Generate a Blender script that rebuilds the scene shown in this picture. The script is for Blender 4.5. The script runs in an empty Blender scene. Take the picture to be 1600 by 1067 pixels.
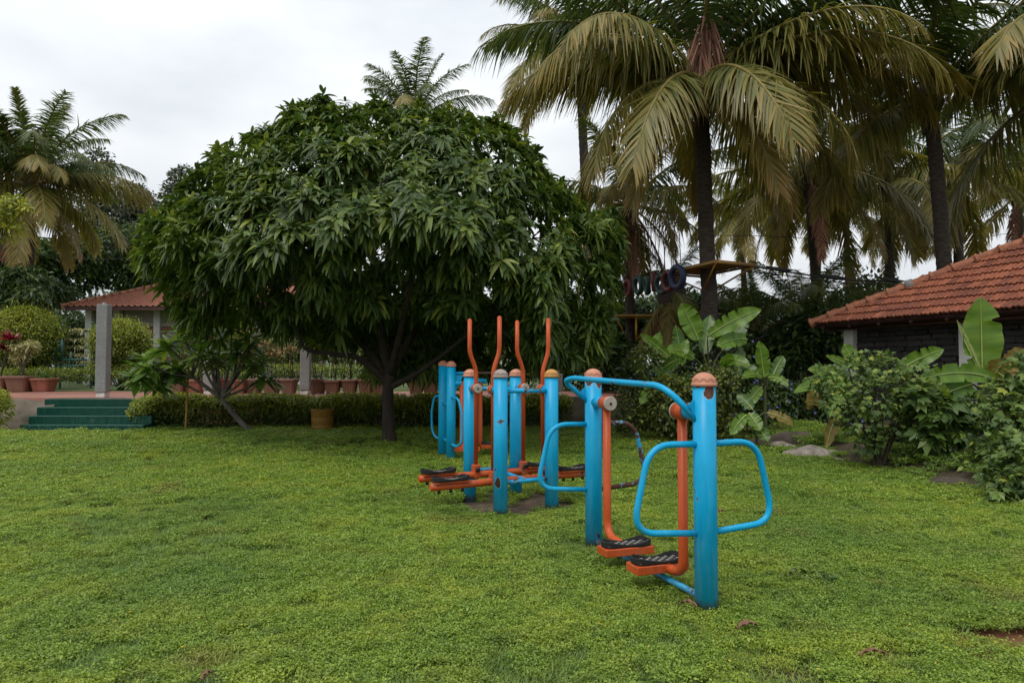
import bpy, math, random
import numpy as np
from mathutils import Vector, noise as mnoise

random.seed(7)
R = np.random.default_rng(7)
S = bpy.context.scene
COL = S.collection

# ------------------------------------------------------------------ camera
F_PX, EYE, TILT = 1066.67, 1.40, math.atan(41.5 / 1066.67)
cam_d = bpy.data.cameras.new('camera')
cam_d.lens, cam_d.sensor_width, cam_d.clip_end = 24.0, 36.0, 4000
cam = bpy.data.objects.new('camera', cam_d)
COL.objects.link(cam)
cam.location = (0, 0, EYE)
cam.rotation_euler = (math.pi / 2 + TILT, 0, 0)
S.camera = cam

# ------------------------------------------------------------------ sky and sun (bright overcast)
SUN_EL, SUN_ROT = math.radians(62), math.radians(215)
world = bpy.data.worlds.new('World')
S.world = world
world.use_nodes = True
nt = world.node_tree
nt.nodes.clear()


def N(tree, t, **kw):
    n = tree.nodes.new(t)
    for k, v in kw.items():
        if k in n.inputs.keys() and not hasattr(n, k):
            n.inputs[k].default_value = v
        else:
            setattr(n, k, v)
    return n


sky = N(nt, 'ShaderNodeTexSky', sky_type='NISHITA', sun_disc=False, sun_elevation=SUN_EL, sun_rotation=SUN_ROT)
sky.air_density, sky.dust_density, sky.ozone_density = 1.0, 4.0, 1.0
hs = N(nt, 'ShaderNodeHueSaturation')
hs.inputs['Saturation'].default_value = 0.25
nt.links.new(sky.outputs[0], hs.inputs['Color'])
tc = N(nt, 'ShaderNodeTexCoord')
mp = N(nt, 'ShaderNodeMapping')
mp.inputs['Scale'].default_value = (1.1, 1.1, 2.6)
nt.links.new(tc.outputs['Generated'], mp.inputs[0])
cn = N(nt, 'ShaderNodeTexNoise')
cn.inputs['Scale'].default_value, cn.inputs['Detail'].default_value = 1.6, 7
nt.links.new(mp.outputs[0], cn.inputs['Vector'])
cr = N(nt, 'ShaderNodeValToRGB')
cr.color_ramp.elements[0].position, cr.color_ramp.elements[0].color = 0.36, (5.7, 6.3, 7.0, 1)
cr.color_ramp.elements[1].position, cr.color_ramp.elements[1].color = 0.62, (9.1, 9.35, 9.6, 1)
nt.links.new(cn.outputs['Fac'], cr.inputs[0])
sep = N(nt, 'ShaderNodeSeparateXYZ')
nt.links.new(tc.outputs['Generated'], sep.inputs[0])
zr = N(nt, 'ShaderNodeValToRGB')     # overcast sky: brighter towards the zenith
for el_, (p_, g_) in zip(list(zr.color_ramp.elements) + [zr.color_ramp.elements.new(.45)], ((0.0, .70), (1.0, 1.75), (0.45, .95))):
    el_.position, el_.color = p_, (g_, g_, g_, 1)
nt.links.new(sep.outputs['Z'], zr.inputs[0])
mu = N(nt, 'ShaderNodeMix', data_type='RGBA', blend_type='MULTIPLY')
mu.inputs[0].default_value = 1.0
nt.links.new(cr.outputs[0], mu.inputs[6])
nt.links.new(zr.outputs[0], mu.inputs[7])
mx = N(nt, 'ShaderNodeMix', data_type='RGBA')
mx.inputs[0].default_value = 0.88
nt.links.new(hs.outputs[0], mx.inputs[6])
nt.links.new(mu.outputs[2], mx.inputs[7])
bg = N(nt, 'ShaderNodeBackground')
bg.inputs['Strength'].default_value = 0.115
nt.links.new(mx.outputs[2], bg.inputs['Color'])
wo = N(nt, 'ShaderNodeOutputWorld')
nt.links.new(bg.outputs[0], wo.inputs[0])

sun_d = bpy.data.lights.new('sun', 'SUN')
sun_d.energy, sun_d.angle, sun_d.color = 1.5, math.radians(25), (1.0, 0.96, 0.9)
sun = bpy.data.objects.new('sun', sun_d)
COL.objects.link(sun)
sd = Vector((math.sin(SUN_ROT) * math.cos(SUN_EL), math.cos(SUN_ROT) * math.cos(SUN_EL), math.sin(SUN_EL)))
sun.rotation_euler = sd.to_track_quat('Z', 'Y').to_euler()
sun.location = (0, 0, 30)

S.view_settings.view_transform = 'Standard'
S.view_settings.look = 'None'
S.view_settings.exposure = 0.24
S.view_settings.gamma = 1.0
S.view_settings.use_curve_mapping = False
S.cycles.use_denoising = True
S.cycles.max_bounces = 6
S.cycles.diffuse_bounces = 3
S.cycles.transmission_bounces = 4


# ------------------------------------------------------------------ helpers
def at(px, py, D):
    """world point seen at photo pixel (px, py), D metres ahead"""
    u, v = (px - 800) / F_PX, (533.5 - py) / F_PX
    y, z = math.cos(TILT) - v * math.sin(TILT), math.sin(TILT) + v * math.cos(TILT)
    s = D / y
    return Vector((u * s, D, EYE + z * s))


def tag(o, label=None, cat=None, group=None, kind=None):
    if label: o['label'] = label
    if cat: o['category'] = cat
    if group: o['group'] = group
    if kind: o['kind'] = kind
    return o


def thing(name, loc, label, cat, group=None):
    o = bpy.data.objects.new(name, None)
    COL.objects.link(o)
    o.empty_display_size = 0.2
    o.location = loc
    return tag(o, label, cat, group)


def root_loc(o):
    v = Vector((0, 0, 0))
    while o is not None:
        v = v + Vector(o.location)
        o = o.parent
    return v


def link_mesh(name, me, parent=None, origin=None, mat=None):
    o = bpy.data.objects.new(name, me)
    COL.objects.link(o)
    if parent is not None: o.parent = parent
    if origin is not None: o.location = origin
    if mat is not None: me.materials.append(mat)
    return o


def np_mesh(name, V, Fq, mat, parent=None, origin=None, rnd=None, smooth=True, mat_idx=None):
    """V (n,3) world coordinates, Fq (m,4) or (m,3) int"""
    off = np.array(root_loc(parent) if parent is not None else (origin if origin is not None else (0, 0, 0)))
    me = bpy.data.meshes.new(name)
    V = np.asarray(V, np.float64) - off
    k = Fq.shape[1]
    me.vertices.add(len(V)); me.vertices.foreach_set('co', V.astype(np.float32).ravel())
    me.loops.add(Fq.size); me.loops.foreach_set('vertex_index', Fq.astype(np.int32).ravel())
    me.polygons.add(len(Fq))
    me.polygons.foreach_set('loop_start', np.arange(len(Fq), dtype=np.int32) * k)
    if smooth: me.polygons.foreach_set('use_smooth', np.ones(len(Fq), bool))
    if rnd is not None:
        a = me.attributes.new('rnd', 'FLOAT', 'POINT'); a.data.foreach_set('value', np.asarray(rnd, np.float32))
    me.update(calc_edges=True)
    mats = mat if isinstance(mat, (list, tuple)) else [mat]
    for m in mats: me.materials.append(m)
    if mat_idx is not None: me.polygons.foreach_set('material_index', np.asarray(mat_idx, np.int32))
    return link_mesh(name, me, parent, None if parent is not None else origin)


class MB:
    """collects shapes in world coordinates and builds one mesh"""
    def __init__(s): s.v, s.f, s.sm = [], [], []

    def add(s, vs, fs, smooth=False):
        b = len(s.v)
        s.v += [tuple(v) for v in vs]
        s.f += [tuple(i + b for i in f) for f in fs]
        s.sm += [smooth] * len(fs)
        return s

    def tube(s, pts, r, sides=12, cap=True, smooth=True):
        pts = [Vector(p) for p in pts]
        n = len(pts)
        rr = r if isinstance(r, (list, tuple)) else [r] * n
        tan = []
        for i in range(n):
            a, b = pts[max(0, i - 1)], pts[min(n - 1, i + 1)]
            tan.append((b - a).normalized())
        ref = Vector((0, 0, 1)) if abs(tan[0].z) < 0.9 else Vector((1, 0, 0))
        u = tan[0].cross(ref).normalized()
        vs = []
        for i in range(n):
            u = (u - tan[i] * u.dot(tan[i]))
            u = u.normalized() if u.length > 1e-6 else tan[i].orthogonal().normalized()
            w = tan[i].cross(u)
            for k in range(sides):
                a = 2 * math.pi * k / sides
                vs.append(pts[i] + (u * math.cos(a) + w * math.sin(a)) * rr[i])
        fs = []
        for i in range(n - 1):
            for k in range(sides):
                k2 = (k + 1) % sides
                fs.append((i * sides + k, i * sides + k2, (i + 1) * sides + k2, (i + 1) * sides + k))
        s.add(vs, fs, smooth)
        if cap:
            b = len(s.v) - len(vs)
            s.f.append(tuple(b + k for k in reversed(range(sides)))); s.sm.append(False)
            s.f.append(tuple(b + (n - 1) * sides + k for k in range(sides))); s.sm.append(False)
        return s

    def lathe(s, prof, c, sides=24, smooth=True, sx=1.0, sy=1.0):
        vs, fs = [], []
        for r, z in prof:
            for k in range(sides):
                a = 2 * math.pi * k / sides
                vs.append((c[0] + r * sx * math.cos(a), c[1] + r * sy * math.sin(a), c[2] + z))
        for i in range(len(prof) - 1):
            for k in range(sides):
                k2 = (k + 1) % sides
                fs.append((i * sides + k, i * sides + k2, (i + 1) * sides + k2, (i + 1) * sides + k))
        return s.add(vs, fs, smooth)

    def box(s, c, h, ax=None, bev=0.0):
        """box centre c, half sizes h, axes ax (3 unit vectors); bev chamfers all edges"""
        ax = [Vector(a) for a in (ax or ((1, 0, 0), (0, 1, 0), (0, 0, 1)))]
        c = Vector(c)
        if bev <= 0:
            vs = [c + ax[0] * (h[0] * i) + ax[1] * (h[1] * j) + ax[2] * (h[2] * k) for i in (-1, 1) for j in (-1, 1) for k in (-1, 1)]
            return s.add(vs, [(0, 1, 3, 2), (4, 6, 7, 5), (0, 4, 5, 1), (2, 3, 7, 6), (0, 2, 6, 4), (1, 5, 7, 3)])
        rings = []
        b = bev
        for z, ins in ((-h[2], b), (-h[2] + b, 0), (h[2] - b, 0), (h[2], b)):
            x, y = h[0] - ins, h[1] - ins
            cx = [(x, -y + b), (x, y - b), (x - b, y), (-x + b, y), (-x, y - b), (-x, -y + b), (-x + b, -y), (x - b, -y)]
            rings.append([c + ax[0] * p + ax[1] * q + ax[2] * z for p, q in cx])
        vs = [v for r_ in rings for v in r_]
        fs = []
        for i in range(3):
            for k in range(8):
                k2 = (k + 1) % 8
                fs.append((i * 8 + k, i * 8 + k2, (i + 1) * 8 + k2, (i + 1) * 8 + k))
        fs.append(tuple(reversed(range(8)))); fs.append(tuple(24 + k for k in range(8)))
        return s.add(vs, fs)

    def build(s, name, mat, parent=None, origin=None):
        off = root_loc(parent) if parent is not None else Vector(origin or (0, 0, 0))
        me = bpy.data.meshes.new(name)
        me.from_pydata([(v[0] - off.x, v[1] - off.y, v[2] - off.z) for v in s.v], [], s.f)
        me.polygons.foreach_set('use_smooth', s.sm)
        me.update()
        return link_mesh(name, me, parent, None if parent is not None else off, mat)


def fillet(pts, r, n=6):
    pts = [Vector(p) for p in pts]
    out = [pts[0]]
    for i in range(1, len(pts) - 1):
        a, p, b = pts[i - 1], pts[i], pts[i + 1]
        rr = r[i - 1] if isinstance(r, (list, tuple)) else r
        d = min(rr, (a - p).length * 0.49, (b - p).length * 0.49)
        p0, p1 = p + (a - p).normalized() * d, p + (b - p).normalized() * d
        for k in range(n + 1):
            t = k / n
            out.append(p0.lerp(p, t).lerp(p.lerp(p1, t), t))
    out.append(pts[-1])
    return out


def smooth_path(pts, n=6):
    pts = [Vector(p) for p in pts]
    P = [pts[0]] + pts + [pts[-1]]
    out = []
    for i in range(1, len(P) - 2):
        for k in range(n):
            t = k / n
            p0, p1, p2, p3 = P[i - 1:i + 3]
            out.append(0.5 * ((2 * p1) + (p2 - p0) * t + (2 * p0 - 5 * p1 + 4 * p2 - p3) * t * t + (3 * p1 - p0 - 3 * p2 + p3) * t ** 3))
    out.append(pts[-1])
    return out


def unit(a): return a / np.maximum(np.linalg.norm(a, axis=-1, keepdims=True), 1e-9)


def rand_dirs(n):
    return unit(R.normal(size=(n, 3)))


def leaf_batch(P, D, Nn, L, W, segs=2, droop=0.2, fold=0.0, prof=None, rnd=None, twist=None):
    """vectorised leaves: returns V, F(quads), rnd per vertex"""
    n = len(P)
    D = unit(D)
    side = np.cross(D, Nn)
    bad = np.linalg.norm(side, axis=1) < 1e-3
    side[bad] = np.cross(D[bad], np.array([1.0, 0.2, 0.1]))
    side = unit(side)
    nn = unit(np.cross(side, D))
    L = np.broadcast_to(np.asarray(L, float), (n,))[:, None]
    W = np.broadcast_to(np.asarray(W, float), (n,))[:, None]
    dr = np.broadcast_to(np.asarray(droop, float), (n,))[:, None]
    if prof is None: prof = {1: [0.3, 0.3], 2: [0.12, 1, 0.08], 3: [0.14, 1, 0.8, 0.05], 4: [0.14, 0.85, 1, 0.7, 0.04]}[segs]
    rows = []
    for i in range(segs + 1):
        t = i / segs
        p = P + D * L * t
        p[:, 2:3] -= dr * L * t * t
        w = side * W * 0.5 * prof[i]
        if fold:
            up = nn * W * 0.5 * prof[i] * fold
            rows += [p - w + up, p, p + w + up]
        else:
            rows += [p - w, p + w]
    k = 3 if fold else 2
    V = np.stack(rows, 1)
    m = V.shape[1]
    V = V.reshape(-1, 3)
    q = []
    for i in range(segs):
        for j in range(k - 1):
            a = i * k + j
            q.append((a, a + 1, a + k + 1, a + k))
    q = np.array(q)
    Fq = (np.arange(n)[:, None, None] * m + q[None]).reshape(-1, 4)
    if rnd is None: rnd = R.random(n)
    return V, Fq, np.repeat(rnd, m)


class Batch:
    def __init__(s): s.V, s.F, s.r, s.n = [], [], [], 0

    def add(s, V, Fq, r):
        s.V.append(V); s.F.append(Fq + s.n); s.r.append(r); s.n += len(V)

    def build(s, name, mat, parent=None, origin=None):
        return np_mesh(name, np.concatenate(s.V), np.concatenate(s.F), mat, parent, origin, np.concatenate(s.r))


# ------------------------------------------------------------------ materials
def new_mat(name):
    m = bpy.data.materials.new(name)
    m.use_nodes = True
    t = m.node_tree
    t.nodes.clear()
    out = t.nodes.new('ShaderNodeOutputMaterial')
    b = t.nodes.new('ShaderNodeBsdfPrincipled')
    t.links.new(b.outputs[0], out.inputs[0])
    return m, t, b, out


def ramp(t, src, stops, interp='LINEAR'):
    r = t.nodes.new('ShaderNodeValToRGB')
    e = r.color_ramp.elements
    while len(e) < len(stops): e.new(0.5)
    for el, (p, c) in zip(e, stops):
        el.position = p
        el.color = (*c, 1) if len(c) == 3 else c
    r.color_ramp.interpolation = interp
    t.links.new(src, r.inputs[0])
    return r.outputs[0]


def noise_out(t, scale, detail=4, vec=None, rough=0.55, dist=0.0, stretch=None):
    n = t.nodes.new('ShaderNodeTexNoise')
    n.inputs['Scale'].default_value, n.inputs['Detail'].default_value = scale, detail
    n.inputs['Roughness'].default_value, n.inputs['Distortion'].default_value = rough, dist
    if vec is None:
        c = t.nodes.new('ShaderNodeTexCoord'); vec = c.outputs['Object']
    if stretch:
        m = t.nodes.new('ShaderNodeMapping'); m.inputs['Scale'].default_value = stretch
        t.links.new(vec, m.inputs[0]); vec = m.outputs[0]
    t.links.new(vec, n.inputs['Vector'])
    return n.outputs['Fac']


def mixc(t, fac, a, b, blend='MIX'):
    m = t.nodes.new('ShaderNodeMix'); m.data_type = 'RGBA'; m.blend_type = blend
    for s_, v in ((0, fac), (6, a), (7, b)):
        if isinstance(v, bpy.types.NodeSocket): t.links.new(v, m.inputs[s_])
        elif s_ == 0: m.inputs[0].default_value = v
        else: m.inputs[s_].default_value = (*v, 1)
    return m.outputs[2]


def math_out(t, op, a, b=None):
    m = t.nodes.new('ShaderNodeMath'); m.operation = op
    for i, v in enumerate((a, b)):
        if v is None: continue
        if isinstance(v, bpy.types.NodeSocket): t.links.new(v, m.inputs[i])
        else: m.inputs[i].default_value = v
    return m.outputs[0]


def world_pos(t):
    g = t.nodes.new('ShaderNodeNewGeometry'); return g.outputs['Position']


def bump(t, b, h, strength=0.3, dist=0.02):
    n = t.nodes.new('ShaderNodeBump')
    n.inputs['Strength'].default_value, n.inputs['Distance'].default_value = strength, dist
    t.links.new(h, n.inputs['Height']); t.links.new(n.outputs[0], b.inputs['Normal'])


def leaf_mat(name, stops, rough=0.45, trans=0.25, tint=None, spec=0.5, patch=None):
    """leaf: colour from the per-leaf attribute rnd, thin-sheet translucency; patch=(scale, colour, lo, hi) mixes by place"""
    m, t, b, out = new_mat(name)
    a = t.nodes.new('ShaderNodeAttribute'); a.attribute_name = 'rnd'
    c = ramp(t, a.outputs['Fac'], stops)
    if patch:
        for sc, colr, lo, hi in patch:
            f = ramp(t, noise_out(t, sc, 3, world_pos(t)), [(lo, (0, 0, 0)), (hi, (1, 1, 1))])
            c = mixc(t, f, c, mixc(t, 0.6, c, colr))
    t.links.new(c, b.inputs['Base Color'])
    b.inputs['Roughness'].default_value = rough
    b.inputs['Specular IOR Level'].default_value = spec
    if trans > 0:
        tr = t.nodes.new('ShaderNodeBsdfTranslucent')
        t.links.new(mixc(t, 1.0, c, tint or (1.3, 1.35, 0.7), 'MULTIPLY'), tr.inputs[0])
        mx_ = t.nodes.new('ShaderNodeMixShader'); mx_.inputs[0].default_value = trans
        t.links.new(b.outputs[0], mx_.inputs[1]); t.links.new(tr.outputs[0], mx_.inputs[2])
        t.links.new(mx_.outputs[0], out.inputs[0])
    return m


def plain(name, col, rough=0.6, metal=0.0, var=0.25, scale=6, bmp=0.0, bscale=60, col2=None):
    m, t, b, out = new_mat(name)
    c2 = col2 or tuple(x * (1 - var) for x in col)
    f = noise_out(t, scale, 6)
    t.links.new(ramp(t, f, [(0.3, c2), (0.7, col)]), b.inputs['Base Color'])
    b.inputs['Roughness'].default_value, b.inputs['Metallic'].default_value = rough, metal
    if bmp: bump(t, b, noise_out(t, bscale, 5), bmp, 0.01)
    return m


def paint(name, col, rust=(0.075, 0.032, 0.02), wear=0.70, patches=(), fade=0.6, rough=0.38, scuff=None):
    """weathered enamel: chipped to rust, chalky streaks, dust near the ground"""
    m, t, b, out = new_mat(name)
    tcn = t.nodes.new('ShaderNodeTexCoord'); v = tcn.outputs['Object']
    tone = ramp(t, noise_out(t, 5, 5, v), [(0.3, tuple(x * 0.86 for x in col)), (0.7, col)])
    chalk = scuff or tuple(min(1, x * 0.75 + 0.16) for x in col)
    st = ramp(t, noise_out(t, 3.0, 8, v, 0.7, 0.4, (6, 6, 1.0)), [(0.46, (0, 0, 0)), (0.70, (1, 1, 1))])
    sp = t.nodes.new('ShaderNodeSeparateXYZ'); t.links.new(v, sp.inputs[0])
    low = t.nodes.new('ShaderNodeMapRange')
    for k, x in (('From Min', 0.75), ('From Max', 0.05), ('To Min', 0.15), ('To Max', 1.0)): low.inputs[k].default_value = x
    t.links.new(sp.outputs['Z'], low.inputs['Value'])
    c = mixc(t, math_out(t, 'MULTIPLY', math_out(t, 'MULTIPLY', st, low.outputs[0]), fade), tone, chalk)
    brush = ramp(t, noise_out(t, 7, 6, v, 0.7, 0.2, (9, 9, .7)), [(0.3, (.80, .84, .87)), (0.65, (1.06, 1.04, 1.03))])
    c = mixc(t, .75, c, mixc(t, 1.0, c, brush, 'MULTIPLY'))
    mud = t.nodes.new('ShaderNodeMapRange')
    for k, x in (('From Min', 0.16), ('From Max', 0.0), ('To Min', 0.0), ('To Max', 1.0)): mud.inputs[k].default_value = x
    t.links.new(sp.outputs['Z'], mud.inputs['Value'])
    mudf = ramp(t, math_out(t, 'MULTIPLY', math_out(t, 'ADD', noise_out(t, 22, 7, v, 0.7), .35), mud.outputs[0]), [(0.34, (0, 0, 0)), (0.62, (.85, .85, .85))])
    c = mixc(t, mudf, c, (.10, .075, .045))
    fine = noise_out(t, 26, 8, v, 0.7)
    big = noise_out(t, 4.5, 3, v)
    chip = math_out(t, 'ADD', math_out(t, 'MULTIPLY', fine, 0.55), math_out(t, 'MULTIPLY', big, 0.45))
    mask = ramp(t, chip, [(wear - 0.1, (0, 0, 0)), (wear - 0.09, (1, 1, 1))])
    edge = ramp(t, chip, [(wear - 0.125, (0, 0, 0)), (wear - 0.105, (1, 1, 1))])
    pm = None
    for (px, py, pz, pr, sx, sz) in patches:
        mp_ = t.nodes.new('ShaderNodeVectorMath'); mp_.operation = 'SUBTRACT'
        mp_.inputs[1].default_value = (px, py, pz); t.links.new(v, mp_.inputs[0])
        ms = t.nodes.new('ShaderNodeVectorMath'); ms.operation = 'MULTIPLY'
        ms.inputs[1].default_value = (sx, sx, sz); t.links.new(mp_.outputs[0], ms.inputs[0])
        ln = t.nodes.new('ShaderNodeVectorMath'); ln.operation = 'LENGTH'; t.links.new(ms.outputs[0], ln.inputs[0])
        d = math_out(t, 'ADD', ln.outputs['Value'], math_out(t, 'MULTIPLY', math_out(t, 'SUBTRACT', noise_out(t, 30, 6, v, 0.65), 0.5), pr * 1.6))
        for kind_, r_ in (('m', pr), ('e', pr * 1.22)):
            q = math_out(t, 'LESS_THAN', d, r_)
            if kind_ == 'm': mask = math_out(t, 'MAXIMUM', mask, q)
            else: edge = math_out(t, 'MAXIMUM', edge, q)
    c = mixc(t, edge, c, tuple(min(1, x * 0.55 + 0.12) for x in col))
    rc = ramp(t, noise_out(t, 60, 5, v), [(0.3, tuple(x * 0.55 for x in rust)), (0.7, tuple(x * 1.6 for x in rust))])
    c = mixc(t, mask, c, rc)
    t.links.new(c, b.inputs['Base Color'])
    b.inputs['Specular IOR Level'].default_value = 0.3
    rr = mixc(t, mask, (rough,) * 3, (0.85,) * 3)
    t.links.new(rr, b.inputs['Roughness'])
    bump(t, b, math_out(t, 'SUBTRACT', math_out(t, 'MULTIPLY', noise_out(t, 40, 4, v), 0.15), mask), 0.25, 0.002)
    return m


def bark_mat(name, c1, c2, scale=8, stretch=(1, 1, 0.3), rough=0.9, bmp=0.6):
    m, t, b, out = new_mat(name)
    f = noise_out(t, scale, 8, None, 0.65, 0.3, stretch)
    t.links.new(ramp(t, f, [(0.3, c1), (0.7, c2)]), b.inputs['Base Color'])
    b.inputs['Roughness'].default_value = rough
    bump(t, b, noise_out(t, scale * 4, 8, None, 0.7, 0.2, stretch), bmp, 0.02)
    return m


BLUE = (0.0015, 0.375, 0.67)
ORANGE = (0.52, 0.085, 0.018)
M = {}
M['blue'] = paint('blue_enamel', BLUE, wear=0.735)
M['blue_rail'] = paint('blue_enamel_rail', BLUE, wear=0.70, fade=0.3)
M['blue_clean'] = paint('blue_enamel_kept', BLUE, wear=0.80, fade=0.2)
M['blue_rusty'] = paint('blue_enamel_rusty', BLUE, wear=0.655, fade=0.3)
M['orange'] = paint('orange_enamel', ORANGE, wear=0.745, fade=0.15, scuff=(0.6, 0.25, 0.15))
M['orange_worn'] = paint('orange_enamel_worn', ORANGE, wear=0.69, fade=0.2, scuff=(0.6, 0.25, 0.15))
M['cap_terra'] = plain('terracotta_plastic', (0.56, 0.24, 0.145), 0.55, var=0.22, scale=14, bmp=0.25)
M['cap_grey'] = plain('grey_plastic', (0.30, 0.28, 0.27), 0.6, var=0.3, scale=14, bmp=0.25, col2=(0.3, 0.2, 0.16))
M['cap_yellow'] = plain('ochre_plastic', (0.56, 0.27, 0.06), 0.55, var=0.3, scale=14, bmp=0.25)
M['hub_face'] = plain('worn_plastic_disc', (0.44, 0.38, 0.31), 0.55, var=0.25, scale=30)
M['rubber'] = plain('black_rubber', (0.016, 0.016, 0.017), 0.55, var=0.3, scale=20, bmp=0.2)
M['rubber_slot'] = plain('dusty_tread', (0.33, 0.31, 0.27), 0.8, var=0.4, scale=40)
M['bolt'] = plain('dark_bolt', (0.03, 0.03, 0.035), 0.4, 0.6)


# ------------------------------------------------------------------ the ground
def smooth01(x): x = min(1, max(0, x)); return x * x * (3 - 2 * x)


BED_Y = [2, 7, 8.4, 10, 13.3, 16, 30]
BED_X = [5.6, 5.2, 5.05, 4.78, 4.6, 4.3, 4.0]


def bed_edge(y): return float(np.interp(y, BED_Y, BED_X))


def ground_h(x, y):
    s = smooth01((x - bed_edge(y)) / 0.55)
    return 0.24 * s + (0.05 * mnoise.noise((x * 1.3, y * 1.3, 3)) * s)


def red_hole(x, y): return ((x - 2.74) / 0.50) ** 2 + ((y - 3.56 + 0.12 * (x - 2.74)) / 0.17) ** 2
def worn_patch(x, y): return ((x - 0.02) / 0.62) ** 2 + ((y - 7.0) / 0.62) ** 2


m, t, b, out = new_mat('lawn_soil')
pos = world_pos(t)
c = ramp(t, noise_out(t, 3, 8, pos, 0.65), [(0.3, (0.030, 0.024, 0.013)), (0.55, (0.060, 0.045, 0.022)), (0.75, (0.040, 0.055, 0.015))])
far = ramp(t, noise_out(t, 0.6, 5, pos), [(0.35, (0.045, 0.075, 0.015)), (0.7, (0.075, 0.11, 0.025))])
spx = t.nodes.new('ShaderNodeSeparateXYZ'); t.links.new(pos, spx.inputs[0])
farm = t.nodes.new('ShaderNodeMapRange')
farm.inputs['From Min'].default_value, farm.inputs['From Max'].default_value = 17, 20
t.links.new(spx.outputs['Y'], farm.inputs['Value'])
c = mixc(t, farm.outputs[0], c, far)
# red laterite showing in the bare hollow at the right
vm = t.nodes.new('ShaderNodeVectorMath'); vm.operation = 'SUBTRACT'; vm.inputs[1].default_value = (2.74, 3.56, 0); t.links.new(pos, vm.inputs[0])
vs = t.nodes.new('ShaderNodeVectorMath'); vs.operation = 'MULTIPLY'; vs.inputs[1].default_value = (1.1, 2.6, 0); t.links.new(vm.outputs[0], vs.inputs[0])
vl = t.nodes.new('ShaderNodeVectorMath'); vl.operation = 'LENGTH'; t.links.new(vs.outputs[0], vl.inputs[0])
c = mixc(t, ramp(t, vl.outputs['Value'], [(0.75, (1, 1, 1)), (0.95, (0, 0, 0))]), c,
         ramp(t, noise_out(t, 14, 6, pos), [(0.3, (0.13, 0.045, 0.022)), (0.7, (0.23, 0.085, 0.04))]))
# trodden brown earth under the four-post machine
vm = t.nodes.new('ShaderNodeVectorMath'); vm.operation = 'SUBTRACT'; vm.inputs[1].default_value = (0.02, 7.0, 0); t.links.new(pos, vm.inputs[0])
vl = t.nodes.new('ShaderNodeVectorMath'); vl.operation = 'LENGTH'; t.links.new(vm.outputs[0], vl.inputs[0])
c = mixc(t, ramp(t, vl.outputs['Value'], [(0.7, (1, 1, 1)), (0.9, (0, 0, 0))]), c,
         ramp(t, noise_out(t, 9, 7, pos), [(0.3, (0.060, 0.040, 0.024)), (0.7, (0.135, 0.095, 0.058))]))
t.links.new(c, b.inputs['Base Color'])
b.inputs['Roughness'].default_value = 0.95
bump(t, b, noise_out(t, 30, 8, pos, 0.7), 0.8, 0.03)
M['soil'] = m

# one sheet, fine near the camera, reaching the horizon
xs = np.concatenate([[-1500, -400, -120, -60, -30], np.arange(-16, 16.01, 0.25), [30, 60, 120, 400, 1500]])
ys = np.concatenate([[-400, -60, -10, -2], np.arange(1, 20.01, 0.25), [25, 35, 60, 120, 400, 2500]])
GX, GY = np.meshgrid(xs, ys)
GZ = np.zeros_like(GX)
for i in range(GX.shape[0]):
    for j in range(GX.shape[1]):
        x, y = GX[i, j], GY[i, j]
        if 1 <= y <= 20 and abs(x) <= 16:
            h = ground_h(x, y) + 0.012 * mnoise.noise((x * 0.9, y * 0.9, 0))
            if red_hole(x, y) < 2: h -= 0.03
            GZ[i, j] = h
        elif x > 16: GZ[i, j] = 0.24
nx = len(xs)
idx = np.arange(GX.size).reshape(GX.shape)
Fq = np.stack([idx[:-1, :-1], idx[:-1, 1:], idx[1:, 1:], idx[1:, :-1]], -1).reshape(-1, 4)
tag(np_mesh('ground', np.stack([GX.ravel(), GY.ravel(), GZ.ravel()], 1), Fq, M['soil']), kind='structure')

# ------------------------------------------------------------------ lawn: clumps of creeping clover-like plants and grass
lp = [(2.2, (0.38, 0.42, 0.045), 0.45, 0.64), (0.55, (0.085, 0.19, 0.035), 0.46, 0.66), (9.0, (0.06, 0.12, 0.018), 0.50, 0.70), (1.1, (0.24, 0.18, 0.06), 0.60, 0.76)]
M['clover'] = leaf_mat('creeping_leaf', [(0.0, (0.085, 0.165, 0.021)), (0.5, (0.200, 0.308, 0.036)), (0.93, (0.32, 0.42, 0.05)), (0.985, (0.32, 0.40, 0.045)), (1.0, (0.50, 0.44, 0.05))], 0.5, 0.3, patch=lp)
M['blade'] = leaf_mat('grass_blade', [(0.0, (0.10, 0.185, 0.034)), (0.6, (0.18, 0.295, 0.052)), (0.93, (0.23, 0.33, 0.07)), (1.0, (0.42, 0.34, 0.14))], 0.5, 0.3, patch=lp)


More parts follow.
